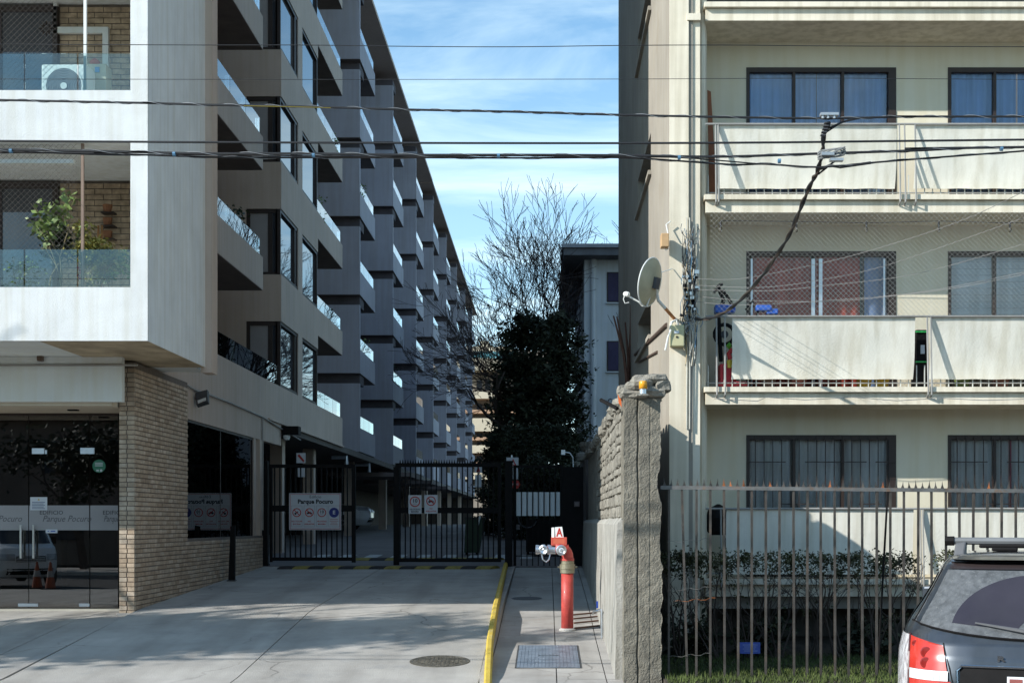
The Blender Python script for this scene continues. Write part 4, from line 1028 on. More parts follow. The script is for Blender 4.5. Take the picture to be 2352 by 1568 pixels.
MB().hexa([tuple(back+si*a*.05+up*b_*.07+n*q) for q in (-.03,.03) for a, b_ in ((-1,-1),(1,-1),(1,1),(-1,1))]).build('back_bracket', M_dkgrey, sd)
e0 = P(1512,690,17.45); e1 = P(1550,733,17.76)
tube([back,P(1508,672,17.4),e0],.02,8).build('mast', M_dw, sd); tube([e0,lerp(e0,e1,.45)],.02,8).build('mast', M_dw, sd); tube([lerp(e0,e1,.4),e1],.021,8).build('mast_foot', mat('rusty dish arm', (.50,.20,.07), .8, .2, 9), sd)
tube([P(1508,640,17.32),P(1520,625,17.5),P(1545,617,17.75)],.006,5).build('dish_cable', M_dw, sd)
t = thing('meter_box', 'beige plastic meter box with a small label on the cream pilaster', 'meter box', P(1555,797,17.74))
box(PX(1539,17.68),PX(1571,17.68),17.62,17.76,PZ(796,17.68),PZ(747,17.68)).build('case', mat('beige plastic', (.50,.47,.28), .5, .05), t, bevel=.012)
box(PX(1549,17.6),PX(1560,17.6),17.61,17.62,PZ(765,17.6),PZ(759,17.6)).build('label', M_paper, t); box(PX(1553,17.6),PX(1557,17.6),17.61,17.62,PZ(775,17.6),PZ(771,17.6)).build('mark', M_frame, t)
tube([P(1541,757,17.6),P(1534,775,17.6),P(1530,795,17.6),P(1528,804,17.6)],.012,6).build('side_pipe', M_dw, t)
tube([P(1558,747,17.68),P(1552,735,17.7),P(1542,740,17.66),P(1540,760,17.66)],.018,8).build('elbow_pipe', M_dw, t)
t = thing('junction_box', 'small orange brown junction box at the left edge of the pilaster', 'junction box', P(1527,575,17.7))
box(PX(1518,17.6),PX(1536,17.6),17.55,17.72,PZ(568,17.6),PZ(537,17.6)).build('case', mat('orange brown plastic', (.52,.33,.17), .7, .12, 5), t, bevel=.008)
tube([P(1534,536,17.66),P(1530,516,17.7),P(1540,508,17.7)],.008,5).build('lead', M_dw, t)
tube([P(1536,570,17.66),P(1530,575,17.66),P(1524,566,17.64)],.006,5).build('lead', M_dw, t)
# messy cable cluster
cc = thing('cable_cluster', 'tangle of cables and clamps running down the sunlit cream pilaster', 'cables', P(1580,800,17.72))
cms = [mat('black cable', (.02,.02,.02), .6), mat('grey cable', (.28,.28,.27), .6), mat('pale cable', (.55,.53,.46), .6), mat('pale cable', (.55,.53,.46)), mat('tan cable', (.42,.32,.18), .6), mat('blue cable', (.10,.22,.34), .6)]
rc = random.Random(5)
for i in range(46):
    xb = rc.uniform(1570,1598); y0_ = rc.uniform(505,640); y1_ = y0_+rc.uniform(60,260); y1_ = min(y1_,840); nn = 9
    amp = rc.uniform(2,13); ph = rc.uniform(0,6); pts = []
    for j in range(nn):
        tt = j/(nn-1); pts.append(P(xb+amp*math.sin(ph+tt*rc.uniform(3,7))*(1-tt*.4)+rc.uniform(-2,2), lerp(y0_,y1_,tt), 17.73-rc.uniform(0,.09)))
    tube(pts,rc.choice((.003,.004,.005,.007)),5).build('cable', rc.choice(cms), cc)
for i in range(26):
    x_, y_ = rc.uniform(1570,1602), rc.uniform(618,725)
    c_ = P(x_,y_,17.68); s_ = rc.uniform(.012,.03)
    box(c_.x-s_,c_.x+s_,c_.y-.02,c_.y+.02,c_.z-s_*.8,c_.z+s_*.8).build('clamp', rc.choice((M_dkgrey,M_steel,M_black)), cc)
for i in range(14):
    x_, y_ = rc.uniform(1560,1606), rc.uniform(720,760); ang = rc.uniform(0,6)
    tube([P(x_+10*math.cos(ang+q*.9), y_+12*math.sin(ang+q*.9), 17.64) for q in range(6)],.004,5).build('cable_loop', rc.choice(cms), cc)
for x_ in (1577,1584): tube([P(x_,500,17.74),P(x_+1,700,17.74),P(x_,985,17.75)],.008,5).build('riser', mat('pale cable', (.55,.53,.46)), cc)
# ---------------------------------------------------------------- far buildings
M_pale = mat('pale blue white wall', (.58,.60,.62), .85, .05, .6, .1, 60, .06)
WB = thing('white_building', 'white two tone house block with dark eaves behind the evergreen tree', 'building', (3,55,1.6))
wx, wd0 = 1.35, 49.6
ww = MB().box(wx,9,wd0,wd0+.3,1.0,11.1).box(wx,wx+.3,wd0+.3,66,1.0,11.1).build('wall', M_pale, WB)
for y0_, y1_ in ((625,695),(783,853)):
    f = box(PX(1394,wd0),PX(1455,wd0),wd0-.03,wd0+.02,PZ(y1_,wd0),PZ(y0_,wd0)).build('window', M_frame, WB)
    box(PX(1397,wd0),PX(1452,wd0),wd0-.05,wd0-.03,PZ(y1_-3,wd0),PZ(y0_+3,wd0)).build('pane', mat('dim blue pane', (.06,.05,.10), .1, .1), f)
    box(PX(1392,wd0),PX(1457,wd0),wd0-.10,wd0,PZ(y1_+3,wd0),PZ(y1_,wd0)).build('sill', M_pale, f)
tube([(PX(1363,wd0),wd0-.08,PZ(590,wd0)),(PX(1363,wd0),wd0-.08,2)],.10,8).build('downpipe', M_pale, WB)
M_roofd = mat('dark eave', (.14,.14,.15), .8)
MB().box(wx-.75,10,wd0-.9,67,11.1,11.35).build('roof', M_roofd, WB)
MB().box(wx-.80,10,wd0-1.0,67,11.35,11.48).build('roof_edge', mat('eave edge', (.30,.31,.33), .8), WB)
tube([P(1402,935,wd0-.15)+Vector((.12*math.cos(a),0,.3*math.sin(a))) for a in [i*.5 for i in range(14)]],.02,5).build('coiled_cable', M_dkgrey, WB)
FB = thing('apartment_building', 'distant sunlit cream apartment block closing the end of the driveway', 'building', (-5,130,1.6))
fd = 128
M_fc = mat('sunlit cream concrete', (.60,.53,.40), .85, .05, .5); M_fo = mat('terracotta band', (.50,.32,.21), .85, .1)
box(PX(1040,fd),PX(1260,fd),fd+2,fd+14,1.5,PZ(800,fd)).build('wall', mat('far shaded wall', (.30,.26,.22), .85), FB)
for y0_, y1_, m in ((822,850,M_fc),(896,915,M_fc),(960,990,M_fc),(1022,1040,M_fc),(1085,1100,M_fc)):
    box(PX(1040,fd),PX(1190,fd),fd,fd+2.2,PZ(y1_,fd),PZ(y0_,fd)).build('balcony', m, FB)
for y0_, y1_ in ((940,948),(1003,1010),(1058,1064)): box(PX(1040,fd),PX(1190,fd),fd+.3,fd+2,PZ(y1_,fd),PZ(y0_,fd)).build('terracotta_band', M_fo, FB)
box(PX(1040,fd),PX(1190,fd),fd+.5,fd+.6,PZ(822,fd),PZ(806,fd)).build('glass_balustrade', mat('blue green glass', (.10,.26,.30), .1), FB)
box(PX(1080,fd),PX(1180,fd),fd+3,fd+10,PZ(800,fd),PZ(786,fd)).build('roof_slab', M_fc, FB)
box(PX(1097,fd),PX(1118,fd),fd+4,fd+8,PZ(786,fd),PZ(770,fd)).build('roof_box', M_fc, FB)
for i in range(4):
    for x_ in (1093,1112,1131,1150):
        y_ = (868,925,992,1045)[i]
        box(PX(x_,fd),PX(x_+12,fd),fd+1.9,fd+2.05,PZ(y_+24,fd),PZ(y_,fd)).build('window', M_swin, FB)
# wall closing the right side of the drive inside the gate
IW = thing('inner_wall', 'dark rendered wall along the drive behind the pedestrian gate', 'wall', (1.1,40,1))
box(.95,1.25,30.6,60,.6,3.3).build('wall', mat('dark rendered wall', (.14,.12,.11), .9, .15), IW)
for d in (30.4,35,40,46): blob((1.1,d,3.4),(.35,.4,.12),M_stone,'pier_cap',IW,d); MB().box(.86,1.34,d-.25,d+.25,.6,3.32).build('pier', mat('dark rendered wall', (.14,.12,.11)), IW)
t = thing('wall_lamp', 'bent arm lamp on the dark pier beside the pedestrian gate', 'lamp', (1,29.6,2.9))
tube([P(1317,1075,29.4),P(1316,1050,29.4),P(1309,1040,29.4),P(1298,1038,29.4)],.012,6).build('arm', M_alu, t); pbox(1289,1298,1033,1044,29.4,.12).build('lamp_head', M_alu, t)
# ---------------------------------------------------------------- vegetation
def leafcloud(b, centers, n, size, rng, spread, asp=.45, flat=.0):
    for i in range(n):
        c, s = centers[rng.randrange(len(centers))]
        p = Vector(c)+Vector((rng.gauss(0,1),rng.gauss(0,1),rng.gauss(0,1)*.8))*spread*s
        u = Vector((rng.uniform(-1,1),rng.uniform(-1,1),rng.uniform(-.7,.7))).normalized()
        v = u.cross(Vector((rng.uniform(-1,1),rng.uniform(-1,1),rng.uniform(-1,1)))).normalized()
        l = size*rng.uniform(.6,1.25); w_ = l*asp
        b.poly([p-u*l*.5, p+v*w_*.5, p+u*l*.5, p-v*w_*.5])
MINR = [.0]
def limb_tree(b, base, dirv, length, rad, depth, rng, tips, spread=.55, up=.08, seg=4, shrink=.72, nmin=2, nmax=3, sides=5):
    p = Vector(base); d = Vector(dirv).normalized(); pts = [p.copy()]; rr = [rad]
    for i in range(seg):
        d = (d+Vector((rng.gauss(0,.10),rng.gauss(0,.10),rng.gauss(0,.06)+up*.4))).normalized(); p = p+d*length/seg
        pts.append(p.copy()); rr.append(max(MINR[0],rad*lerp(1,.62,(i+1)/seg)))
    b.tube(pts, rr, sides if depth > 1 else 3, cap=False)
    if depth == 0: tips.append(pts[-1]); return
    k = rng.randint(nmin,nmax)
    for i in range(k):
        a = rng.uniform(0,6.28); o = d.orthogonal().normalized(); o2 = d.cross(o)
        nd = (d+(o*math.cos(a)+o2*math.sin(a))*rng.uniform(spread*.6,spread*1.4)+Vector((0,0,up))).normalized()
        st = pts[-1] if i < 2 else pts[rng.randint(1,seg-1)]
        limb_tree(b, st, nd, length*shrink*rng.uniform(.75,1.15), rad*.60, depth-1, rng, tips, spread, up, seg, shrink, nmin, nmax, sides)
M_bark = mat('dark bark', (.075,.055,.045), .95, .2, 6); M_twig = mat('bare twig', (.075,.055,.05), .95, .15, 6)
M_ever = mat('dark evergreen leaf', (.020,.024,.013), .75, .3, 3, spec=.2); M_ever2 = mat('evergreen leaf', (.032,.038,.018), .7, .3, 3, spec=.25)
rng = random.Random(11)
ET = thing('evergreen_tree', 'dense dark evergreen tree filling the gap at the end of the drive', 'tree', (-.4,45,1.4))
b = MB(); limb_tree(b,(-.35,45,1.2),(0,0,1),2.4,.20,3,rng,[],.5,.1); b.build('trunk', M_bark, ET)
cen = []
prof = [(2.0,1.35),(3.0,1.6),(4.2,1.65),(5.2,1.5),(6.2,1.45),(7.0,1.42),(7.7,1.3),(8.3,.95)]
for i in range(230):
    z = rng.uniform(1.7,8.25); r = interp(prof,z)*math.sqrt(rng.uniform(.1,1)); a = rng.uniform(0,6.28)
    cen.append(((-.36+.08*(z-5)+r*math.cos(a)*.92, 45+r*math.sin(a)*1.1, z), rng.uniform(.6,1.2)))
b = MB(); leafcloud(b,cen,26000,.15,rng,.24); leafcloud(b,cen,9000,.26,rng,.20); n0 = len(b.f)
for i in range(len(b.f)): b.fm[i] = rng.randrange(2)
b.build('crown', [M_ever,M_ever2], ET)
def hedge(name, label, x0, x1, d, z0, z1, n, seed, size=.10, m=None, dep=.5, group=None):
    r_ = random.Random(seed); t = thing(name, label, 'shrub', ((x0+x1)/2,d,z0), group); b = MB(); c = []
    for i in range(max(6,int((x1-x0)*(z1-z0)*14))): c.append(((r_.uniform(x0,x1),d+r_.uniform(-dep,dep),r_.uniform(z0+.15,z1)),r_.uniform(.6,1.1)))
    leafcloud(b,c,n,size,r_,.16); b.build('foliage', m or M_ever2, t)
    s = MB()
    for i in range(4): x_ = lerp(x0,x1,(i+.5)/4); s.tube([(x_,d,z0-.1),(x_+r_.uniform(-.1,.1),d,lerp(z0,z1,.7))],[.025,.01],5)
    s.build('stem', M_bark, t); return t
hedge('shrub','broad dark shrub just behind the pedestrian gate',-.6,.9,37,1.1,3.4,5000,3,.12)
hedge('shrub','low green shrub behind the right gate leaf bars',-2.2,-.6,47,1.3,2.9,4000,4,.13)
hedge('shrub','tall dark shrub below the evergreen tree beside the dark wall',-1.5,1.2,42,1.2,4.6,9000,5,.14)
BT = thing('bare_tree', 'leafless tree with fine twigs rising behind the evergreen tree', 'tree', (-.6,53,1.5))
rng = random.Random(23); b = MB(); tips = []
MINR[0] = .0085
limb_tree(b,(-.6,53,1.5),(.02,0,1),4.6,.24,0,rng,tips,.3,.15)
base = tips[-1]
for (dx_, dz_, ln, dep) in ((-.62,.85,2.1,6),(-.40,1.0,2.5,6),(-.15,1.1,2.9,6),(.15,1.1,3.2,6),(.45,1.05,3.2,6),(.75,.95,3.1,6),(1.0,.8,2.8,6),(-.8,.45,1.6,6),(.2,.9,2.4,6),(-.9,.7,2.1,6),(-.55,.6,2.2,6),(.6,.6,2.4,6),(.9,.5,2.4,6),(-.3,.7,2.5,6),(.35,.75,2.8,6),(-.65,1.0,2.6,6),(1.1,1.0,3.0,6),(.9,1.25,3.6,6),(1.25,1.2,3.6,6),(-1.0,.55,2.3,6),(-.75,.8,2.6,6),(.05,1.2,3.0,6)):
    limb_tree(b, base+Vector((0,0,rng.uniform(-.8,0))), (dx_,rng.uniform(-.4,.4),dz_), ln*.74, .06, dep, rng, tips, .40, .035, 5, .80, 2, 3, 5)
MINR[0] = 0; b.build('branches', M_twig, BT); print('bare tree faces', len(b.f))
# young canes behind the wall
for i, (x0_, y0_, x1_, y1_) in enumerate(((1450,900,1409,725),(1446,905,1417,727),(1444,900,1436,740),(1440,905,1449,700),(1436,900,1452,690))):
    d = 25.5+i*.15; tag(tube([P(x0_,y0_+60,d),P(lerp(x0_,x1_,.5)+3,lerp(y0_,y1_,.5),d),P(x1_,y1_,d)],[.03,.024,.014],6).build('plant_cane', mat('reddish cane', (.16,.075,.05), .8, .15, 8)), 'bare reddish plant cane behind the wall, number '+('one','two','three','four','five')[i]+' from the left', 'plant cane', 'canes behind the boundary wall')
# garden behind the fence
struct(box(1.24,9.5,14.2,18.6,.0,.10).build('garden_bed', M_dirt))
GR = [mat('lawn blade', (.055,.075,.018), .8, .2, 3), mat('lawn blade pale', (.085,.115,.024), .8, .2, 3)]
rng = random.Random(9); b = MB()
for i in range(26000):
    x_ = rng.uniform(1.26,8.2); d = rng.uniform(14.3,17.5); z_ = .10; h = rng.uniform(.025,.06)*(1.25 if d < 15.4 else 1); a = rng.uniform(0,6.28); w_ = .007
    b.mi = 1 if rng.random() < (.6 if d < 15.5 else .2) else 0
    b.poly([(x_-w_*math.cos(a),d-w_*math.sin(a),z_),(x_+w_*math.cos(a),d+w_*math.sin(a),z_),(x_+rng.gauss(0,.02),d+rng.gauss(0,.02),z_+h)])
g_ = b.build('grass', GR); g_['kind'] = 'stuff'; g_['label'] = 'short lawn grass behind the spiked fence'; g_['category'] = 'grass'
MH = [mat('hedge leaf', (.055,.06,.022), .6, .3, 4), mat('hedge leaf pale', (.075,.085,.03), .6, .3, 4)]
def bush(x, d, w_, z1, seed, label, n=1500, z0=.1, leafz=.55):
    r_ = random.Random(seed); t = thing('hedge_bush', label, 'bush', (x,d,z0), 'thin hedge bushes behind the fence'); s = MB(); tips = []
    for i in range(4): limb_tree(s,(x+r_.uniform(-.08,.08),d+r_.uniform(-.06,.06),z0),(r_.uniform(-.5,.5),r_.uniform(-.3,.3),1.0),(z1-z0)*.42,.014,3,r_,tips,.5,.05,3,.66,2,3,4)
    s.build('stem', M_bark, t); b = MB(); c = []
    for i in range(46): c.append(((x+r_.uniform(-w_,w_),d+r_.uniform(-.16,.16),z1-.03-abs(r_.gauss(0,.11))),r_.uniform(.5,1)))
    for i in range(4): c.append(((x+r_.uniform(-w_,w_)*.8,d+r_.uniform(-.16,.16),r_.uniform(z0+.2,z1-.2)),r_.uniform(.5,1)))
    leafcloud(b,c,n,.042,r_,.055,.55)
    for i in range(len(b.f)): b.fm[i] = 0 if r_.random() < .7 else 1
    b.build('foliage', MH, t); return t
ords = ['first','second','third','fourth','fifth','sixth','seventh','eighth','ninth']
for i, x_ in enumerate((1565,1640,1715,1790,1860,1930,2000,2070,2190)):
    d = 16.9; bush(PX(x_,d),d,.19 if i else .22,PZ(1268,d)+(0 if i<8 else .02),40+i,ords[i]+' thin leafy bush of the low hedge, counted from the rough pillar',750 if i else 1700)
def lowshrub(x, d, seed, label):
    r_ = random.Random(seed); t = thing('low_shrub', label, 'shrub', (x,d,.1), 'dark shrubs under the right block'); b = MB(); c = [((x+r_.uniform(-.28,.28),d+r_.uniform(-.15,.15),r_.uniform(.12,.55)),1) for i in range(26)]
    leafcloud(b,c,450,.11,r_,.08,.5); b.build('foliage', mat('dark shrub leaf', (.035,.045,.022), .6, .3, 4), t); s = MB()
    for q in range(5): s.tube([(x+r_.uniform(-.1,.1),d,.05),(x+r_.uniform(-.3,.3),d+r_.uniform(-.1,.1),.6)],[.012,.006],4)
    s.build('stem', M_bark, t)
for i, x_ in enumerate((1590,1750,1990)): lowshrub(PX(x_,17.3),17.3,60+i,'dark low shrub under the cream block, '+ords[i]+' from the pillar')
t = thing('garden_sign', 'small blue notice board stuck in the shaded lawn', 'sign', P(1722,1505,16.6))
pbox(1699,1746,1474,1500,16.6,.012).build('plate', mat('blue notice', (.09,.14,.50), .5, .05), t)
for j in range(4): pbox(1706+j%2*3,1740-j%3*3,1479+j*4.6,1481+j*4.6,16.59,.002).build('text_line', mat('pale notice print', (.30,.36,.70), .6), t)
for x_ in (1706,1739): pbox(x_,x_+2,1496,1530,16.61,.01).build('stake', M_black, t)
# street tree out of frame on the left: dapples the drive
ST = thing('street_tree', 'leafy street tree left of view whose shade dapples the driveway', 'tree', (-15.4,12.2,0))
rng = random.Random(31); b = MB(); tips = []
limb_tree(b,(-15.4,12.2,0),(0,0,1),3.4,.2,4,rng,tips,.6,.05); b.build('trunk', M_bark, ST)
cen = []
for i in range(85):
    a = rng.uniform(0,6.28); r = math.sqrt(rng.random()); cen.append(((-15.2+3.6*r*math.cos(a),12.0+1.05*r*math.sin(a),7.1+rng.uniform(-.75,.75)),rng.uniform(.6,1.3)))
b = MB(); leafcloud(b,cen,17000,.21,rng,.30,.55); b.build('crown', M_ever2, ST)
# ---------------------------------------------------------------- overhead wires
M_wire = mat('black wire', (.018,.018,.02), .55); M_ywire = mat('yellow wire', (.26,.20,.02), .5); M_wrap = mat('grey lashing', (.30,.31,.32), .5); M_gal = mat('galvanised clamp', (.50,.52,.53), .4, metal=.6)
def wire(pts, d, r, label, spiral=False, m=M_wire, extra=True):
    P0 = [P(x, y, d) for x, y in pts]
    if extra:
        a = P0[0]-(P0[1]-P0[0]).normalized()*12; e = P0[-1]+(P0[-1]-P0[-2]).normalized()*12; P0 = [a]+P0+[e]
    # smooth
    Q = []
    for i in range(len(P0)-1):
        p0, p1, p2, p3 = P0[max(i-1,0)], P0[i], P0[i+1], P0[min(i+2,len(P0)-1)]
        for k in range(6):
            t = k/6; Q.append(.5*((2*p1)+(p2-p0)*t+(2*p0-5*p1+4*p2-p3)*t*t+(3*p1-p0-3*p2+p3)*t**3))
    Q.append(P0[-1])
    t = thing('overhead_wire', label, 'wire', Q[len(Q)//2], 'wires strung along the street')
    tube(Q,r,6).build('wire', m, t)
    if spiral:
        s = []; L_ = 0; step = .02
        lo, hi = PX(-40,d), PX(2400,d); x = lo
        def at(x):
            for i in range(len(Q)-1):
                if Q[i].x <= x <= Q[i+1].x and Q[i+1].x > Q[i].x: return Q[i].lerp(Q[i+1],(x-Q[i].x)/(Q[i+1].x-Q[i].x))
            return Q[-1]
        while x < hi:
            c = at(x); a = x*spiral; s.append(c+Vector((0,math.cos(a),math.sin(a)))*(r+.003)); x += step
        tube(s,.0022,4).build('lashing', M_wrap, t)
    return t
wire([(0,102),(480,104),(700,104),(940,107),(1180,108),(1420,105),(1640,104),(1900,106),(2352,108)],12.0,.0035,'highest thin black wire crossing the upper sky')
wire([(0,182),(700,183),(1420,182),(1900,180),(2352,183)],12.3,.0025,'second thin wire below the top wire')
w3 = wire([(0,230),(340,237),(480,241),(700,245),(940,252),(1180,257),(1420,264),(1660,269),(1900,272),(2100,268),(2352,268)],11.8,.0095,'thick black cable with a yellow stretch, third from the top',18)
tube([P(560,243.5,11.79),P(650,245,11.79),P(760,248,11.79)],.003,5).build('yellow_core', M_ywire, w3)
wire([(0,324),(500,327),(1176,329),(1700,328),(2352,321)],11.9,.0095,'plain thick black cable just above the lowest bundle')
w5 = wire([(0,343),(300,349),(480,353),(700,353),(940,356),(1176,356),(1420,357),(1650,360),(1880,353),(2100,346),(2220,340),(2352,338)],11.9,.011,'upper thick cable of the lowest twisted bundle',14)
w6 = wire([(0,350),(220,352),(480,361),(640,362),(940,362),(1200,363),(1420,362),(1520,367),(1680,378),(1760,377),(1880,384),(2000,374),(2150,362),(2352,347)],11.95,.008,'lower sagging cable of the lowest twisted bundle',11)
wire([(0,346),(250,356),(480,356),(900,360),(1176,358),(1420,361),(1560,362),(1750,377),(1900,386)],11.93,.006,'thin inner strand of the lowest twisted bundle',0,extra=False)
for x_, y_ in ((25,345),(400,352),(1145,356),(1560,360),(1790,368),(2300,340),(720,355)):
    c = P(x_,y_+2,11.9); tube([c+Vector((-.012,0,0)),c+Vector((.012,0,0))],.020,8).build('blue_tie', mat('blue tie', (.10,.22,.34), .5), w5)
# splice hardware
sp = thing('cable_splice', 'galvanised cable clamp on the thick cable in front of the top balcony', 'cable clamp', P(1905,266,11.75))
box(PX(1883,11.75),PX(1924,11.75),11.70,11.76,PZ(268,11.75),PZ(262,11.75)).build('bar', M_gal, sp)
for x_ in (1890,1902,1916): MB().lathe([(.012,0),(.012,.03)],P(x_,272,11.72),(0,0,1),6).build('bolt', M_gal, sp)
sp = thing('cable_splice', 'tangled grey splice with loops where the drop cable leaves the bundle', 'cable clamp', P(1910,358,11.8))
for j in range(4): tube([P(1910+32*math.cos(a+j*.5),352+(9+2*j)*math.sin(a),11.8-j*.012) for a in [i*.45 for i in range(15)]],.006,5).build('loop', mat('grey cable', (.28,.28,.27)), sp)
box(PX(1886,11.75),PX(1915,11.75),11.72,11.78,PZ(358,11.75),PZ(351,11.75)).build('clamp', M_gal, sp); box(PX(1905,11.75),PX(1935,11.75),11.7,11.76,PZ(372,11.75),PZ(366,11.75)).build('clamp', M_gal, sp)
# drop cable to the pilaster
dp = [(1904,282,11.8),(1893,310,11.85),(1888,352,11.95),(1878,392,12.2),(1866,415,12.5),(1848,455,13.0),(1828,505,13.6),(1808,548,14.2),(1780,592,14.9),(1745,640,15.6),(1710,680,16.3),(1675,710,16.9),(1640,728,17.3),(1612,733,17.55),(1585,728,17.7),(1562,722,17.72)]
t = thing('drop_cable', 'thick twisted cable dropping from the street bundle to the cream pilaster', 'cable', P(1585,735,17.7))
def smooth(pts):
    P0 = [P(*q) for q in pts]; Q = []
    for i in range(len(P0)-1):
        p0, p1, p2, p3 = P0[max(i-1,0)], P0[i], P0[i+1], P0[min(i+2,len(P0)-1)]
        for k in range(5):
            tt = k/5; Q.append(.5*((2*p1)+(p2-p0)*tt+(2*p0-5*p1+4*p2-p3)*tt*tt+(3*p1-p0-3*p2+p3)*tt**3))
    return Q+[P0[-1]]
Q = smooth(dp)
tube([q+Vector((.010*math.sin(i*.8),0,.010*math.cos(i*.8))) for i, q in enumerate(Q)],.014,6).build('cable', M_wire, t)
tube([q+Vector((-.013*math.sin(i*.8),0.01,-.013*math.cos(i*.8))) for i, q in enumerate(Q)],.010,6).build('cable', mat('brown cable', (.06,.045,.035), .6), t)
tube([q+Vector((.012*math.cos(i*1.1),-.016,.02*math.sin(i*.5))) for i, q in enumerate(Q[20:52])],.006,5).build('cable', mat('brown cable', (.06,.045,.035)), t)
tube([P(1885,388,12.2),P(1905,380,12.0),P(1930,384,11.95),P(2000,374,11.95)],.012,6).build('branch', M_wire, t)
tube([P(1880,400,12.3),P(1915,372,12.0),P(1925,368,11.9)],.009,6).build('branch', M_wire, t)
tube([P(1893,300,11.85),P(1925,285,11.8),P(1960,272,11.8)],.008,6).build('branch', M_wire, t)
tube([P(1896,305,11.83),P(1935,280,11.8),P(1985,270,11.8),P(2060,268,11.8)],.007,6).build('branch', M_wire, t)
for i in range(5): c = P(1899-2*i,283+7*i,11.8); box(c.x-.022,c.x+.02,c.y-.02,c.y+.02,c.z-.006,c.z+.006).build('spacer', M_dkgrey, t)
# thin service wires fanning from the pilaster up to the right
for i, pts in enumerate(([(1598,640,17.7),(1700,640,16.8),(1860,610,15),(2000,575,13.8),(2200,510,12.8),(2352,440,12.2)],[(1598,655,17.7),(1750,660,16.3),(1900,640,15),(2050,605,14),(2352,500,12.4)],
    [(1598,665,17.7),(1760,668,16.2),(1900,655,15),(2100,630,14),(2352,560,12.8)],[(1600,680,17.7),(1680,688,17),(1800,692,16),(1950,690,15),(2150,665,14),(2352,625,13)],[(1600,693,17.7),(1700,700,16.9),(1900,690,15.4),(2150,668,14.2),(2352,630,13.3)])):
    t = thing('service_wire', ords[i]+' from the top of the thin service wires fanning out from the pilaster', 'wire', P(*pts[0]), 'service wires from the pilaster')
    q = smooth(pts); tube(q+[q[-1]+(q[-1]-q[-2])*12],.0026,5).build('wire', mat('grey service wire', (.22,.21,.20), .6), t)
# festoon lights on the middle balcony
t = thing('string_lights', 'string of small bulbs under the ceiling of the middle right balcony', 'string lights', P(1950,515,17.85))
zb = 4.0
pp = [(1645,522),(1655,507),(1830,509),(1990,512),(2155,508),(2320,512),(2480,508),(2560,512)]
tube([P(x,y,17.86) for x, y in pp],.005,5).build('cord', M_wire, t)
for x_ in (1655,1829,1990,2156,2320): 
    c = P(x_,518,17.86); MB().lathe([(.012,.05),(.014,.0),(.012,-.03)],c,(0,0,1),8).build('socket', M_wire, t); MB().lathe([(.012,-.03),(.022,-.055),(.018,-.08),(.0,-.09)],c,(0,0,1),10).build('bulb', mat('bulb glass', (.10,.09,.07), .1), t)
tube([P(x,y,17.72) for x, y in ((1640,915),(1740,921),(1760,912),(1850,918),(1960,912),(2060,920),(2160,914),(2260,919),(2400,915))],.005,5).build('lower_cord', mat('grey service wire', (.22,.21,.20)), t)
# ---------------------------------------------------------------- vehicles
class Body:
    def __init__(s, levels, n=6.0, cyc=None): s.lv = levels; s.n = n
    def at(s, z):
        lv = s.lv
        if z <= lv[0][0]: return lv[0][1:]
        for a, b in zip(lv, lv[1:]):
            if z <= b[0]:
                t = (z-a[0])/(b[0]-a[0]); return tuple(lerp(p, q, t) for p, q in zip(a[1:], b[1:]))
        return lv[-1][1:]
    def rear(s, u, z, off=0):
        w, yr, yf = s.at(z); m = (yr+yf)/2; h = (yf-yr)/2; k = min(.9995, abs(u)/w)
        y = m-h*(1-k**s.n)**(1/s.n); return Vector((u, y-off, z))
    def front(s, u, z, off=0):
        w, yr, yf = s.at(z); m = (yr+yf)/2; h = (yf-yr)/2; k = min(.9995, abs(u)/w)
        return Vector((u, m+h*(1-k**s.n)**(1/s.n)+off, z))
    def side(s, sg, y, z, off=0):
        w, yr, yf = s.at(z); m = (yr+yf)/2; h = (yf-yr)/2; k = min(.9995, abs((y-m)/h))
        return Vector((sg*(w*(1-k**s.n)**(1/s.n)+off), y, z))
    def shell(s, mb, nu=72, sub=5):
        zs = []
        for a, b in zip(s.lv, s.lv[1:]):
            for i in range(sub): zs.append(lerp(a[0], b[0], i/sub))
        zs.append(s.lv[-1][0])
        def fn(u, v):
            z = zs[min(len(zs)-1, int(round(v*(len(zs)-1))))]; w, yr, yf = s.at(z); m = (yr+yf)/2; h = (yf-yr)/2; a = 2*math.pi*u
            e = 2/s.n; c, q = math.cos(a), math.sin(a)
            return (w*math.copysign(abs(c)**e, c), m+h*math.copysign(abs(q)**e, q), z)
        b0 = len(mb.v); mb.grid(fn, nu, len(zs)-1, closed_u=True)
        mb.face([b0+i for i in range(nu)][::-1]); mb.face([len(mb.v)-nu+i for i in range(nu)])
        return mb
def patch(fn, name, m, parent, nu=12, nv=8, smooth=True):
    return MB().grid(fn, nu, nv).build(name, m, parent, smooth=smooth)
def wheel(t, x, y, r=.34, sg=1, w_=.21):
    ty = MB().lathe([(r*.62,-w_/2),(r*.95,-w_/2),(r,-w_/2+.03),(r,w_/2-.03),(r*.95,w_/2),(r*.62,w_/2)],(x,y,r),(sg,0,0),28).build('tyre', mat('tyre rubber', (.02,.02,.02), .85), t, smooth=False)
    b = MB().lathe([(r*.64,-.02),(r*.64,.02)],(x+sg*w_*.32,y,r),(sg,0,0),24)
    for i in range(5):
        a = i*1.2566; b.tube([(x+sg*w_*.47,y,r),(x+sg*w_*.5,y+r*.6*math.cos(a),r+r*.6*math.sin(a))],[.03,.04],4)
    b.build('rim', mat('alloy', (.45,.46,.47), .35, metal=.8), ty)
M_dgl = mat('dark car glass', (.012,.014,.016), .04, .1, spec=.7)
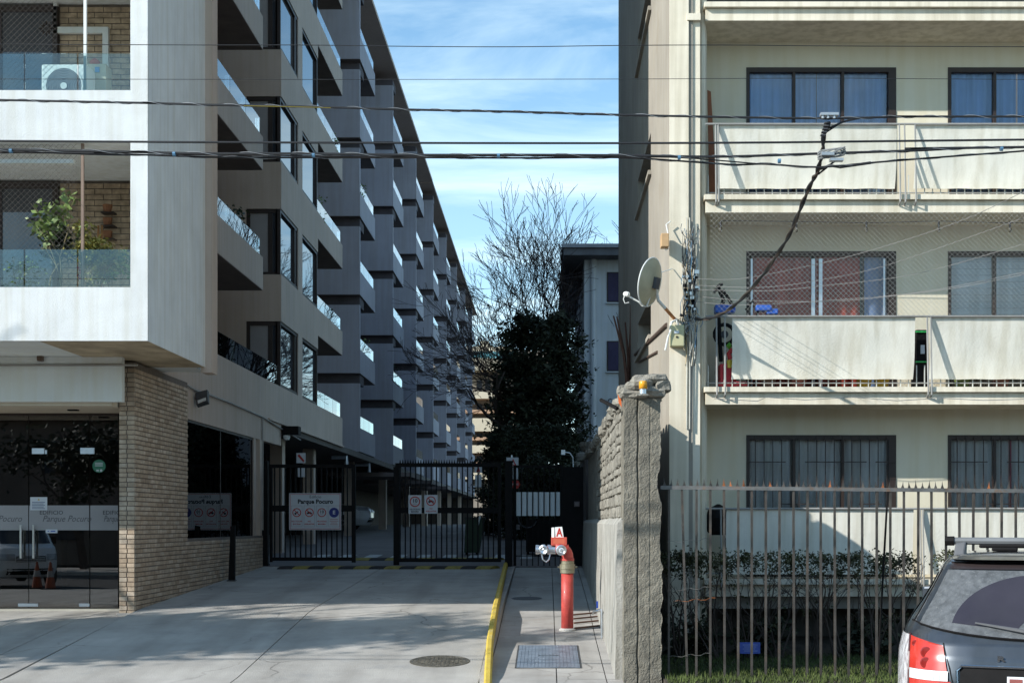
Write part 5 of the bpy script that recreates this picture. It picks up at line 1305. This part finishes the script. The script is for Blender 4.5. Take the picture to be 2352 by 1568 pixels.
# --- dark dusty wagon at the right
M_paint = mat('dusty dark grey paint', (.05,.058,.072), .30, .10, 5, metal=.45, coat=1.0, streak=.12)
M_dust = mat('dust film rear glass', (.105,.11,.115), .40, .22, 22, .25, 220, spots=34, spotcol=(.145,.15,.15), spec=.5)
car = thing('parked_car', 'dusty dark grey estate car seen from behind with roof bars and red tail lamp', 'car', (PX(2412,8.0),8.0,-.01), rz=R(-20), local=True)
bd = Body([(.22,.84,.14,4.5),(.32,.89,.03,4.56),(.45,.91,.0,4.6),(.68,.935,.0,4.62),(.86,.935,.025,4.58),(.96,.93,.05,4.45),(1.04,.912,.085,4.25),(1.10,.888,.13,3.55),(1.17,.852,.19,3.35),(1.26,.79,.275,3.1),(1.36,.728,.365,2.8),(1.45,.682,.445,2.5),(1.50,.655,.49,2.35),(1.535,.625,.53,2.2),(1.558,.57,.60,2.1),(1.570,.46,.72,1.9),(1.575,.3,.95,1.7)],6)
bd.shell(MB()).build('body', M_paint, car, smooth=True)
def um(z): return .785-.145*(z-1.17)/.3
def zbt(s): return 1.075+.085*abs(s)**2.2
patch(lambda a, v: (lambda z: bd.rear((2*a-1)*um(z),z,.006))(lerp(zbt(2*a-1),1.468,v)), 'rear_window', M_dust, car, 28, 12)
# rubber seal lines
for sg in (-1,1): tube([bd.rear(sg*um(z),z,.007) for z in [lerp(1.16,1.468,i/10) for i in range(11)]],.006,5).build('window_seal', M_black, car)
tube([bd.rear((2*i/24-1)*um(1.12),zbt(2*i/24-1)-.003,.007) for i in range(25)],.007,5).build('window_seal', M_black, car)
# wiped arc
def arcf(a, v):
    th = lerp(R(8),R(172),a); r = lerp(.12,.50,v); u = -.06-r*math.cos(th)*1.0; z = 1.115+r*math.sin(th)*.66
    z = max(zbt(u/.8)+.015, min(1.455,z)); return bd.rear(u,z,.0085)
patch(arcf, 'wiped_glass', mat('clean rear glass', (.035,.03,.04), .06, .1, spec=.6), car, 24, 6)
tube([bd.rear(.02,1.10,.03),bd.rear(-.15,1.125,.035),bd.rear(-.42,1.165,.03)],[.016,.013,.006],6).build('wiper', mat('wiper grey', (.12,.12,.125), .5), car)
# third brake light strip under the roof lip
patch(lambda a, v: bd.rear((2*a-1)*(um(1.48)+.005),lerp(1.475,1.515,v),.010), 'brake_light', mat('dark brake strip', (.03,.022,.022), .3), car, 20, 2)
b = MB(); b.grid(lambda a, v: bd.rear((2*a-1)*.63,1.528,0)+Vector((0,-.05+.10*v,.004+.02*v)), 20, 3); b.grid(lambda a, v: bd.rear((1-2*a)*.63,1.518,0)+Vector((0,-.05+.10*v,.0)), 20, 2)
b.build('spoiler', M_paint, car, smooth=True)
# tail lamps
M_tred = mat('red lens', (.50,.035,.022), .22, .10, 14, coat=.6); M_twh = mat('clear wrinkled lens', (.62,.62,.63), .20, .22, 16, 1.0, 22, coat=.5, dark=(.34,.30,.31)); M_tw2 = mat('reversing lens', (.70,.70,.68), .2, .06, 30)
for sg in (-1,1):
    L1 = lambda z: lerp(.53,.60,(z-.62)/.41); 
    def red(a, v, z0=.885, z1=1.075):
        zt_ = lambda u: 1.03+.045*((u-.60)/.215)
        z = lerp(z0,z1,v); ua = lerp(L1(z), .805, a); z = min(z, zt_(ua)); return bd.rear(sg*ua, z, .012)
    lamp = patch(red, 'tail_light', M_tred, car, 10, 8)
    patch(lambda a, v: bd.rear(sg*lerp(L1(.85),.805,a),lerp(.825,.883,v),.012),'reversing_light', M_tw2, lamp, 8, 3)
    patch(lambda a, v: bd.rear(sg*lerp(L1(.75),.805,a),lerp(.64,.823,v),.012),'lower_lens', M_tred, lamp, 8, 5)
    def wrap(a, v):
        z = lerp(.66,1.075,v); w_ = bd.at(z)[0]; u = lerp(.815, w_*.9992, a**.7)
        p = bd.rear(sg*u, z, .010); p.x += sg*.008*a; return p
    patch(wrap,'side_lens', M_twh, lamp, 14, 14)
    for (u_, z_, r_) in ((.775,1.03,.018),(.70,.985,.034),(.70,.925,.034)):
        c_ = bd.rear(sg*u_, z_, .0135); MB().lathe([(r_,0),(r_*.82,.004),(r_*.3,.002)],c_,(0,-1,0),18).build('bulb_ring', mat('deep red lens', (.26,.02,.016), .15, .1, coat=.8), lamp)
    for q in range(7): tube([bd.rear(sg*lerp(L1(.85)+.01,.80,q/6),.83,.0135),bd.rear(sg*lerp(L1(.85)+.01,.80,q/6),.88,.0135)],.0022,4).build('lens_rib', M_alu, lamp)
    tube([bd.rear(sg*.81,z,.013) for z in [lerp(.66,1.08,i/8) for i in range(9)]],.008,5).build('lens_seam', mat('dark red seam', (.06,.01,.01), .4), lamp)
# tailgate seams, plate recess
for sg in (-1,1): tube([bd.rear(sg*q,z,.004) for q, z in ((.60,1.045),(.56,.90),(.52,.72),(.50,.55))],.004,4).build('tailgate_seam', M_black, car)
patch(lambda a, v: bd.rear(lerp(-.50,.50,a),lerp(.66,.915,v),.004),'plate_recess', M_black, car, 10, 3)
tube([bd.rear(-.505,.66,.012),bd.rear(-.515,.89,.012),bd.rear(-.49,.918,.012)]+[bd.rear(lerp(-.49,.49,i/8),.918,.012) for i in range(1,9)]+[bd.rear(.515,.89,.012),bd.rear(.505,.66,.012)],.009,6).build('chrome_trim', mat('chrome', (.6,.6,.62), .15, .02, metal=1), car)
pl = patch(lambda a, v: bd.rear(lerp(-.235,.235,a),lerp(.735,.868,v),.02),'number_plate', mat('plate face', (.66,.68,.70), .5), car, 2, 1)
patch(lambda a, v: bd.rear(lerp(-.222,-.15,a),lerp(.78,.855,v),.022),'plate_mark', mat('plate mark', (.22,.06,.05), .5), pl, 2, 1)
p_ = bd.rear(-.27,.965,.012); o = text('R', .042, p_, mat('chrome', (.6,.6,.62)), car, sx=1.7, name='badge', bold=.002)
# side windows, wheels, mirrors, bumper, front lamps
for sg in (-1,1):
    for ya, yb in ((.62,1.35),(1.42,2.25),(2.32,3.0)):
        patch(lambda a, v: bd.side(sg, lerp(ya,yb,a)-(.28*v if yb == 3.0 else 0)+(.18*v if ya == .62 else 0), lerp(1.13,1.44,v), .006), 'side_window', M_dgl, car, 6, 5)
    wheel(car, sg*.83, .95, sg=sg); wheel(car, sg*.83, 3.65, sg=sg)
    MB().hexa([(sg*.80,3.05,1.14),(sg*.98,3.1,1.14),(sg*.98,3.2,1.14),(sg*.80,3.18,1.14),(sg*.80,3.05,1.26),(sg*.98,3.1,1.25),(sg*.98,3.2,1.25),(sg*.80,3.18,1.26)]).build('mirror', M_paint, car, bevel=.02)
    patch(lambda a, v: bd.front(sg*lerp(.5,.9,a),lerp(.72,.86,v),.008),'headlight', M_tw2, car, 8, 3)
    # roof rack foot and rail
    MB().prism([(sg*.60,.98,1.53),(sg*.60,1.25,1.53),(sg*.59,1.18,1.625),(sg*.59,1.05,1.625)],(-sg*.07,0,.012)).build('rack_foot', mat('rack grey', (.12,.12,.125), .5), car, bevel=.012)
patch(lambda a, v: bd.front(lerp(-.78,.78,a),0,.0)*0+Vector((lerp(-.66,.66,a)*(1-.12*v),lerp(3.42,2.5,v),lerp(1.12,1.47,v)+.012)),'windscreen', M_dgl, car, 8, 5)
tube([(-.64,1.11,1.64),(.64,1.11,1.64)],.024,8).build('roof_bar', mat('rack bar grey', (.16,.165,.17), .45), car)
tube([(-.66,1.11,1.64),(-.60,1.11,1.64)],.031,8).build('bar_end', M_black, car)
tube([(-.64,2.0,1.63),(.64,2.0,1.63)],.024,8).build('roof_bar', mat('rack bar grey', (.16,.165,.17)), car)
box(-.44,-.15,1.02,1.2,1.595,1.622).build('carrier_clamp', M_black, car, bevel=.01); box(-.36,-.20,1.0,1.1,1.575,1.6).build('carrier_clamp', M_black, car, bevel=.008)
patch(lambda a, v: bd.rear(lerp(-.93,.93,a)*.985,lerp(.36,.60,v),.02),'bumper', M_paint, car, 24, 4)
# --- white car in the carport
M_wpaint = mat('white car paint', (.62,.64,.66), .3, .04, coat=.5)
def small_car(label, loc, rz, van=False):
    t = thing('white_van' if van else 'parked_car', label, 'van' if van else 'car', loc, rz=rz, local=True)
    if van: lv = [(.25,.82,.1,4.6),(.45,.88,.0,4.75),(.8,.90,.0,4.75),(1.05,.90,.0,4.6),(1.15,.89,.02,4.35),(1.5,.85,.08,3.95),(1.8,.79,.15,3.65),(1.93,.70,.3,3.4),(1.98,.5,.6,3.0)]
    else: lv = [(.22,.82,.1,4.25),(.45,.9,.0,4.4),(.75,.9,.0,4.4),(.92,.88,.04,4.2),(1.02,.85,.1,3.3),(1.3,.72,.4,2.6),(1.45,.6,.6,2.2),(1.5,.4,.9,1.9)]
    q = Body(lv,5); q.shell(MB()).build('body', M_wpaint, t, smooth=True)
    z0, z1 = (1.18,1.75) if van else (1.03,1.42)
    wsc = patch(lambda a, v: (lambda z: q.front((2*a-1)*(q.at(z)[0]-.10),z,.012))(lerp(z0,z1,v)),'windscreen', M_dgl, t, 12, 6)
    for sg in (-1,1):
        yy = ((.4,1.5),(1.6,2.7),(2.8,3.7)) if van else ((.7,1.6),(1.7,2.6))
        for ya, yb in yy: patch(lambda a, v: q.side(sg,lerp(ya,yb,a)-(.3*v if ya > 1.65 else 0),lerp(z0,z1-.05,v),.008),'side_window', M_dgl, t, 6, 4)
        wheel(t, sg*.80,.85,.32,sg); wheel(t, sg*.80,3.75 if van else 3.5,.32,sg)
        patch(lambda a, v: q.front(sg*lerp(.42,.86,a),lerp(.72,.90,v),.010),'headlight', mat('headlamp glass', (.35,.37,.40), .1, .1, spec=.8), t, 10, 3)
        box(sg*.95,sg*1.1,3.15,3.3,1.15,1.35 if van else 1.28).build('mirror', M_black, t)
    patch(lambda a, v: q.front(lerp(-.40,.40,a),lerp(.68,.84,v),.012),'grille', M_dkgrey, t, 8, 2)
    for i in range(3): patch(lambda a, v: q.front(lerp(-.38,.38,a),lerp(.70+.045*i,.715+.045*i,v),.018),'grille_bar', M_alu, t, 8, 1)
    patch(lambda a, v: q.front(lerp(-.62,.62,a),lerp(.33,.50,v),.012),'lower_grille', M_black, t, 8, 2)
    return t
small_car('white car parked nose out in the dark carport behind the open gate', (-11.0,53.0,1.44), R(-90))
small_car('white minivan parked left of view and mirrored in the lobby doors', (-16.9,-.2,0), R(-36), True)
for i, (x_, d_) in enumerate(((-13.6,4.6),(-13.1,5.0))):
    t = thing('traffic_cone', ('left','right')[i]+' orange traffic cone near the van mirrored in the lobby doors', 'cone', (x_,d_,0), 'cones by the van')
    box(x_-.19,x_+.19,d_-.19,d_+.19,0,.03).build('foot', M_black, t)
    MB().lathe([(.14,.03),(.025,.72)],(x_,d_,0),(0,0,1),14).build('cone', mat('cone orange', (.26,.05,.012), .6), t)
    MB().lathe([(.098,.32),(.073,.48)],(x_,d_,0),(0,0,1),14,cap=False).build('band', mat('cone band', (.3,.3,.3), .6), t)
# row across the street, only seen as reflections
OP = thing('row_building', 'brown two storey row across the street mirrored in the lobby glass', 'building', (-15,-20,0))
box(-70,50,-26,-19,-.1,6.2).build('wall', mat('row wall', (.20,.15,.12), .9, .15, .5), OP)
box(-71,51,-26.5,-18.5,6.2,6.5).build('roof', M_roofd, OP)
for i in range(26):
    for z_ in (1.0,3.9): f = box(-66+i*4.4,-66+i*4.4+1.8,-19.02,-18.95,z_,z_+1.4).build('window', M_swin, OP)
rng = random.Random(77)
for i, x_ in enumerate((-33,-24,-17.5,-9)):
    t = thing('street_tree', ('first','second','third','fourth')[i]+' leafy tree of the row across the street mirrored in the lobby glass', 'tree', (x_,-11,0), 'trees across the street')
    b = MB(); limb_tree(b,(x_,-11,0),(0,0,1),2.6,.18,3,rng,[],.5,.1); b.build('trunk', M_bark, t)
    cen = [((x_+rng.gauss(0,1.1),-11+rng.gauss(0,1.1),4.2+rng.gauss(0,.8)),1) for q in range(40)]
    b = MB(); leafcloud(b,cen,3500,.26,rng,.4,.5); b.build('crown', M_ever2, t)
# ---------------------------------------------------------------- loggia contents
LD = 18.6
def L_(x, y, d=LD): return P(x, y, d)
t = thing('air_conditioner', 'white air conditioner outdoor unit in the upper left loggia', 'air conditioner', L_(145,211))
x0_, x1_, z0_, z1_ = PX(95,18.5), PX(200,18.5), TS[1]-.42, PZ(148,18.5)
box(x0_,x1_,18.5,18.85,z0_,z1_).build('case', mat('appliance white', (.66,.68,.66), .5, .03), t, bevel=.015)
cx_ = PX(146,18.48); cz_ = PZ(197,18.48)
MB().lathe([(.255,0),(.255,.012),(.235,.012),(.235,.0)],(cx_,18.5,cz_),(0,-1,0),32,cap=False).build('fan_ring', mat('appliance white', (.66,.68,.66)), t)
MB().lathe([(.235,.002),(.235,.004)],(cx_,18.5,cz_),(0,-1,0),32).build('fan_well', mat('fan shadow', (.10,.11,.12), .7), t)
for i in range(9): MB().lathe([(.04+i*.022,.010),(.046+i*.022,.010),(.046+i*.022,.014),(.04+i*.022,.014)],(cx_,18.5,cz_),(0,-1,0),28,cap=False).build('fan_grille', mat('grille grey', (.35,.37,.39), .5), t)
MB().lathe([(.045,.012),(.045,.02)],(cx_,18.5,cz_),(0,-1,0),16).build('fan_hub', mat('appliance white', (.66,.68,.66)), t)
t = thing('storage_box', 'pale cardboard box with blue label beside the air conditioner', 'box', L_(228,205))
box(PX(203,18.9),PX(246,18.9),18.85,19.1,TS[1]-.42,PZ(150,18.9)).build('box', mat('pale card', (.50,.47,.36), .8, .1), t)
box(PX(216,18.8),PX(226,18.8),18.835,18.85,PZ(164,18.8),PZ(152,18.8)).build('label', mat('label blue', (.10,.28,.50), .5), t)
t = thing('red_bowl', 'small red item standing on the pale box in the upper loggia', 'bowl', L_(218,150))
MB().lathe([(.02,0),(.06,.02),(.07,.06),(.03,.1)],(PX(218,18.95),18.95,PZ(150,18.9)),(0,0,1),12).build('bowl', mat('bowl red', (.45,.08,.04), .5), t)
t = thing('wall_frame', 'white window surround on the brick back wall of the upper loggia', 'frame', L_(210,100,19.7))
b = MB()
for q in ((120,248,62,76),(235,248,76,152)): b.box(PX(q[0],19.7),PX(q[1],19.7),19.70,19.765,PZ(q[3],19.7),PZ(q[2],19.7))
b.box(PX(122,19.7),PX(131,19.7),19.70,19.765,PZ(62,19.7),PZ(0,19.7)); b.build('surround', M_white, t)
t = thing('wall_ornament', 'round dark sunburst ornament hanging in the upper left loggia', 'ornament', L_(107,66,19.5))
c_ = L_(107,66,19.3)
MB().lathe([(.04,0),(.04,.02)],c_,(0,-1,0),12).build('centre', M_frame, t)
for i in range(12): a = i*math.pi/6; tube([c_+Vector((.05*math.cos(a),-.01,.05*math.sin(a))),c_+Vector((.105*math.cos(a),-.01,.105*math.sin(a)))],[.018,.008],5).build('petal', M_frame, t)
# plants in the lower loggia
M_lv = [mat('bright leaf', (.16,.23,.06), .5, .25, 5), mat('yellow leaf', (.26,.24,.05), .5, .25, 5), mat('dark leaf', (.03,.05,.02), .5, .3, 5)]
def pot_plant(x, y, d, z1, r, seed, label, mi, n=260, size=.075, lean=0):
    rg = random.Random(seed); zf = TS[0]-.45; X = PX(x,d); t = thing('potted_plant', label, 'plant', (X,d,zf), 'plants in the lower left loggia')
    MB().lathe([(.10,0),(.14,.24),(.15,.26),(.13,.26)],(X,d,zf),(0,0,1),14).build('pot', mat('terracotta', (.32,.14,.07), .85, .15, 6), t)
    s = MB(); tips = []; limb_tree(s,(X,d,zf+.2),(lean,0,1),(z1-zf)*.45,.016,3,rg,tips,.5,.12,3,.68); s.build('stem', mat('green brown stem', (.20,.16,.08), .8), t)
    b = MB(); c = [((q.x*.7+.3*X+rg.uniform(-r,r)*.5,d+rg.uniform(-.15,.15),lerp(q.z,z1,.35)+rg.uniform(-.25,.12)),1) for q in tips[:40]] or [((X,d,z1),1)]
    leafcloud(b,c,n,size,rg,.06,.5); b.build('foliage', M_lv[mi], t)
pot_plant(133,560,18.0,PZ(480,18.0),.25,1,'tall rubber plant with pale leaves in the lower left loggia',0,260,.12)
pot_plant(100,600,18.4,PZ(560,18.4),.35,2,'dark bushy plant behind the glass of the lower left loggia',2,800,.09)
pot_plant(195,600,18.1,PZ(555,18.1),.22,3,'yellow leaved plant beside the brown post of the lower left loggia',1,850,.07)
pot_plant(225,640,18.2,PZ(600,18.2),.25,4,'trailing green yellow plant in the right half of the lower left loggia',1,700,.07)
pot_plant(265,650,18.4,PZ(600,18.4),.2,5,'green plant in the right corner of the lower left loggia',0,520,.08)
pot_plant(40,660,18.0,PZ(640,18.0),.4,6,'low green plant along the parapet of the lower left loggia',0,350,.06)
t = thing('flower', 'small pink flower cluster beside the brown post', 'flower', L_(183,640,18))
for i in range(5): MB().lathe([(.0,-.02),(.025,0),(.0,.02)],L_(180+3*(i%3),615+6*i,17.98),(0,0,1),8).build('blossom', mat('pink petal', (.65,.08,.14), .6), t)
t = thing('wooden_trellis', 'leaning orange wood trellis against the brick loggia wall', 'trellis', L_(235,640,19.4))
for x_ in (226,234): tube([L_(x_-2,670,19.3),L_(x_,518,19.5)],.016,4).build('post', mat('orange wood', (.36,.18,.07), .7), t)
for y_ in (540,580,620): tube([L_(223,y_,19.4),L_(237,y_-3,19.4)],.010,4).build('rung', mat('orange wood', (.36,.18,.07)), t)
t = thing('wall_shelf', 'dark wall shelf with small pots on the loggia brick wall', 'shelf', L_(245,560,19.6))
for y_ in (487,517,547): box(PX(232,19.6),PX(262,19.6),19.58,19.74,PZ(y_+2,19.6),PZ(y_,19.6)).build('board', M_frame, t); MB().lathe([(.05,0),(.07,.1)],L_(247,y_,19.64),(0,0,1),10).build('pot', mat('terracotta', (.32,.14,.07)), t)
# ---------------------------------------------------------------- right balconies' contents
BD = 18.15; f2 = RBZ[1]+.22; f3 = RBZ[2]+.22
t = thing('wooden_board', 'brown wooden board leaning at the left end of the top right balcony', 'board', P(1635,450,18.2))
MB().hexa([(PX(1630,18.2),18.2,f3),(PX(1648,18.2),18.2,f3),(PX(1648,18.2),18.23,f3),(PX(1630,18.2),18.23,f3),(PX(1629,18.2),18.4,PZ(196,18.2)),(PX(1637,18.2),18.4,PZ(200,18.2)),(PX(1637,18.2),18.43,PZ(200,18.2)),(PX(1629,18.2),18.43,PZ(196,18.2))]).build('board', mat('brown board', (.30,.11,.05), .7, .15, 3), t)
t = thing('exercise_bike', 'black exercise bike with blue seat at the left end of the middle balcony', 'exercise bike', P(1660,880,BD))
tube([P(1650,660,BD),P(1662,690,BD),P(1650,720,BD),P(1656,830,BD)],.028,6).build('mast', M_black, t); tube([P(1640,672,BD),P(1652,655,BD),P(1660,652,BD)],.02,6).build('handlebar', M_black, t); tube([P(1660,665,BD),P(1685,705,BD)],.022,6).build('arm', M_black, t)
box(PX(1641,BD),PX(1688,BD),BD-.08,BD+.1,PZ(720,BD),PZ(701,BD)).build('seat', mat('blue plastic bright', (.03,.12,.52), .5, .1), t, bevel=.02)
b = MB(); 
c_ = P(1664,768,BD); tube([c_+Vector((.13*math.cos(a),0,.13*math.sin(a))) for a in [i*.42 for i in range(16)]],.025,6,cap=False).build('flywheel', M_black, t); MB().lathe([(.05,-.02),(.05,.02)],c_,(0,1,0),12).build('hub', M_dkgrey, t)
t = thing('ride_on_toy', 'bright blue plastic toy bicycle behind the middle balcony rail', 'toy', P(1760,880,BD))
box(PX(1735,BD),PX(1772,BD),BD-.05,BD+.08,PZ(715,BD),PZ(701,BD)).build('body', mat('blue plastic bright', (.03,.12,.52)), t, bevel=.02); box(PX(1760,BD),PX(1787,BD),BD-.03,BD+.05,PZ(722,BD),PZ(709,BD)).build('seat', mat('blue plastic bright', (.03,.12,.52)), t, bevel=.015)
tube([P(1713,712,BD),P(1722,704,BD),P(1728,690,BD),P(1734,705,BD)],.018,6).build('handlebar', M_black, t); tube([P(1740,715,BD),P(1738,880,BD)],.015,6).build('frame', M_black, t)
t = thing('storage_crate', 'red plastic crate on the floor at the left end of the middle balcony', 'crate', P(1668,890,18.0))
box(PX(1653,18.05),PX(1690,18.05),18.0,18.3,f2,PZ(836,18.05)).build('crate', mat('red crate plastic', (.42,.02,.03), .5, .1), t, bevel=.01); box(PX(1650,18.0),PX(1718,18.0),17.99,18.02,PZ(886,18),PZ(876,18)).build('lid_edge', mat('red crate plastic', (.42,.02,.03)), t)
t = thing('plastic_toy', 'green yellow and red plastic toy hanging behind the middle balcony rail', 'toy', P(1675,835,18.02))
MB().lathe([(.0,-.05),(.045,0),(.0,.05)],P(1675,794,18.02),(0,0,1),10).build('ball', mat('toy green', (.12,.38,.04), .5), t)
tube([P(1682,802,18.02),P(1674,812,18.02),P(1678,825,18.02)],.03,6).build('ring', mat('toy red', (.6,.05,.05), .5), t); MB().lathe([(.04,-.05),(.04,.05)],P(1676,836,18.02),(0,0,1),8).build('block', mat('toy yellow', (.6,.45,.04), .5), t)
t = thing('storage_tower', 'narrow black storage tower with green trims between the two balcony screens', 'storage tower', P(2116,885,18.05))
box(PX(2104,18.05),PX(2130,18.05),18.02,18.3,f2,PZ(758,18.05)).build('tower', M_black, t)
for y_ in (760,829): box(PX(2103,18.0),PX(2131,18.0),18.0,18.02,PZ(y_+3,18),PZ(y_,18)).build('trim', mat('trim green', (.04,.42,.10), .5), t)
box(PX(2115,18.0),PX(2124,18.0),18.0,18.02,PZ(812,18),PZ(792,18)).build('label', M_paper, t)
for i, (x_, col_, nm) in enumerate(((1765,(.16,.10,.08),'brown'),(1835,(.45,.15,.12),'pink'),(1985,(.55,.35,.03),'yellow'),(2025,(.5,.32,.03),'amber'),(2210,(.10,.14,.03),'green'),(2300,(.22,.08,.05),'rust'))):
    t = thing('balcony_pot', nm+' pot standing low behind the middle balcony screen', 'pot', P(x_,890,18.15))
    MB().lathe([(.07,0),(.10,.13),(.08,.15)],(PX(x_,18.15),18.15,f2),(0,0,1),12).build('pot', mat('pot '+nm, col_, .7), t)
t = thing('covered_grill', 'dark covered barbecue at the left end of the ground floor balcony', 'barbecue', P(1650,1320,18.1))
MB().lathe([(.10,0),(.15,.05),(.17,.22),(.13,.34),(.02,.4)],(PX(1650,18.1),18.1,PZ(1228,18.1)),(0,0,1),14).build('cover', M_black, t)
for s in (-.1,.1): tube([(PX(1650,18.1)+s,18.1,RBZ[0]+.22),(PX(1650,18.1)+s,18.1,PZ(1235,18.1))],.012,5).build('leg', M_black, t)
# ---------------------------------------------------------------- beside the drive
t = thing('bollard', 'slim black post leaning against the low brick wall before the left gate', 'post', P(528,1325,25.0))
MB().hexa([(-5.70,24.95,gz(25)-.02),(-5.585,24.95,gz(25)-.02),(-5.585,25.03,gz(25)-.02),(-5.70,25.03,gz(25)-.02),(-5.665,24.98,PZ(1208,25)),(-5.585,24.98,PZ(1206,25)),(-5.585,25.06,PZ(1206,25)),(-5.665,25.06,PZ(1208,25))]).build('post', M_black, t)
box(-5.72,-5.57,24.92,25.06,gz(25)-.02,gz(25)+.02).build('foot', M_dkgrey, t)
t = thing('waste_bin', 'green wheeled bin with white handle behind the right gate leaf', 'bin', P(1088,1265,33))
d = 33; zg = gz(d)
MB().hexa([(PX(1066,d),d,zg+.06),(PX(1100,d),d,zg+.06),(PX(1100,d),d+.4,zg+.06),(PX(1066,d),d+.4,zg+.06),(PX(1070,d),d-.05,zg+.85),(PX(1112,d),d-.05,zg+.85),(PX(1112,d),d+.45,zg+.85),(PX(1070,d),d+.45,zg+.85)]).build('tub', mat('bin green', (.03,.05,.025), .6), t)
box(PX(1068,d),PX(1114,d),d-.07,d+.48,zg+.85,zg+.90).build('lid', mat('bin lid', (.02,.025,.02), .6), t)
tube([P(1098,1205,32.8),P(1103,1183,32.8)],.02,6).build('handle', M_white, t)
for x_ in (1070,1094): MB().lathe([(.09,-.03),(.09,.03)],(PX(x_,d),d+.4,zg+.09),(1,0,0),12).build('wheel', M_black, t)
t = thing('waste_bin', 'black waste container behind the pedestrian gate under the white panel', 'bin', P(1250,1270,33))
box(PX(1208,33),PX(1300,33),33,33.8,zg+.08,zg+.85).build('tub', M_black, t); tube([P(1212,1190,32.95)+Vector((.22*math.cos(a),0,.22*math.sin(a))) for a in [i*.5 for i in range(13)]],.018,5).build('hoop', M_dkgrey, t)
for x_ in (1212,1292): MB().lathe([(.09,-.03),(.09,.03)],(PX(x_,33),33.4,zg+.09),(1,0,0),12).build('wheel', M_black, t)

# ---------------------------------------------------------------- lived-in details on the driveway balconies
rg = random.Random(15)
spots = [(27.8,1,-6.25),(23.5,2,-6.3),(38.5,1,-6.2),(39.4,3,-6.2),(37.2,2,-6.2),(46.8,1,-6.2),(45.4,3,-6.2),(56.5,2,-6.2),(55.0,1,-6.2),(66.2,3,-6.2)]
for i, (d, fi, x_) in enumerate(spots):
    z0 = TS[fi]-.55; t = thing('balcony_plant', ('first','second','third','fourth','fifth','sixth','seventh','eighth','ninth','tenth')[i]+' leafy plant behind the glass of the long driveway balconies', 'plant', (x_,d,z0), 'plants on the driveway balconies')
    MB().lathe([(.12,0),(.16,.3),(.15,.32)],(x_,d,z0),(0,0,1),10).build('pot', mat('terracotta', (.32,.14,.07)), t)
    b = MB(); hh = rg.uniform(.5,.85); leafcloud(b,[((x_+rg.uniform(-.12,.15),d+rg.uniform(-.3,.3),z0+.4+rg.random()*hh),1) for q in range(12)],220,.10,rg,.09,.5); b.build('foliage', M_lv[rg.choice((0,2,0))], t)
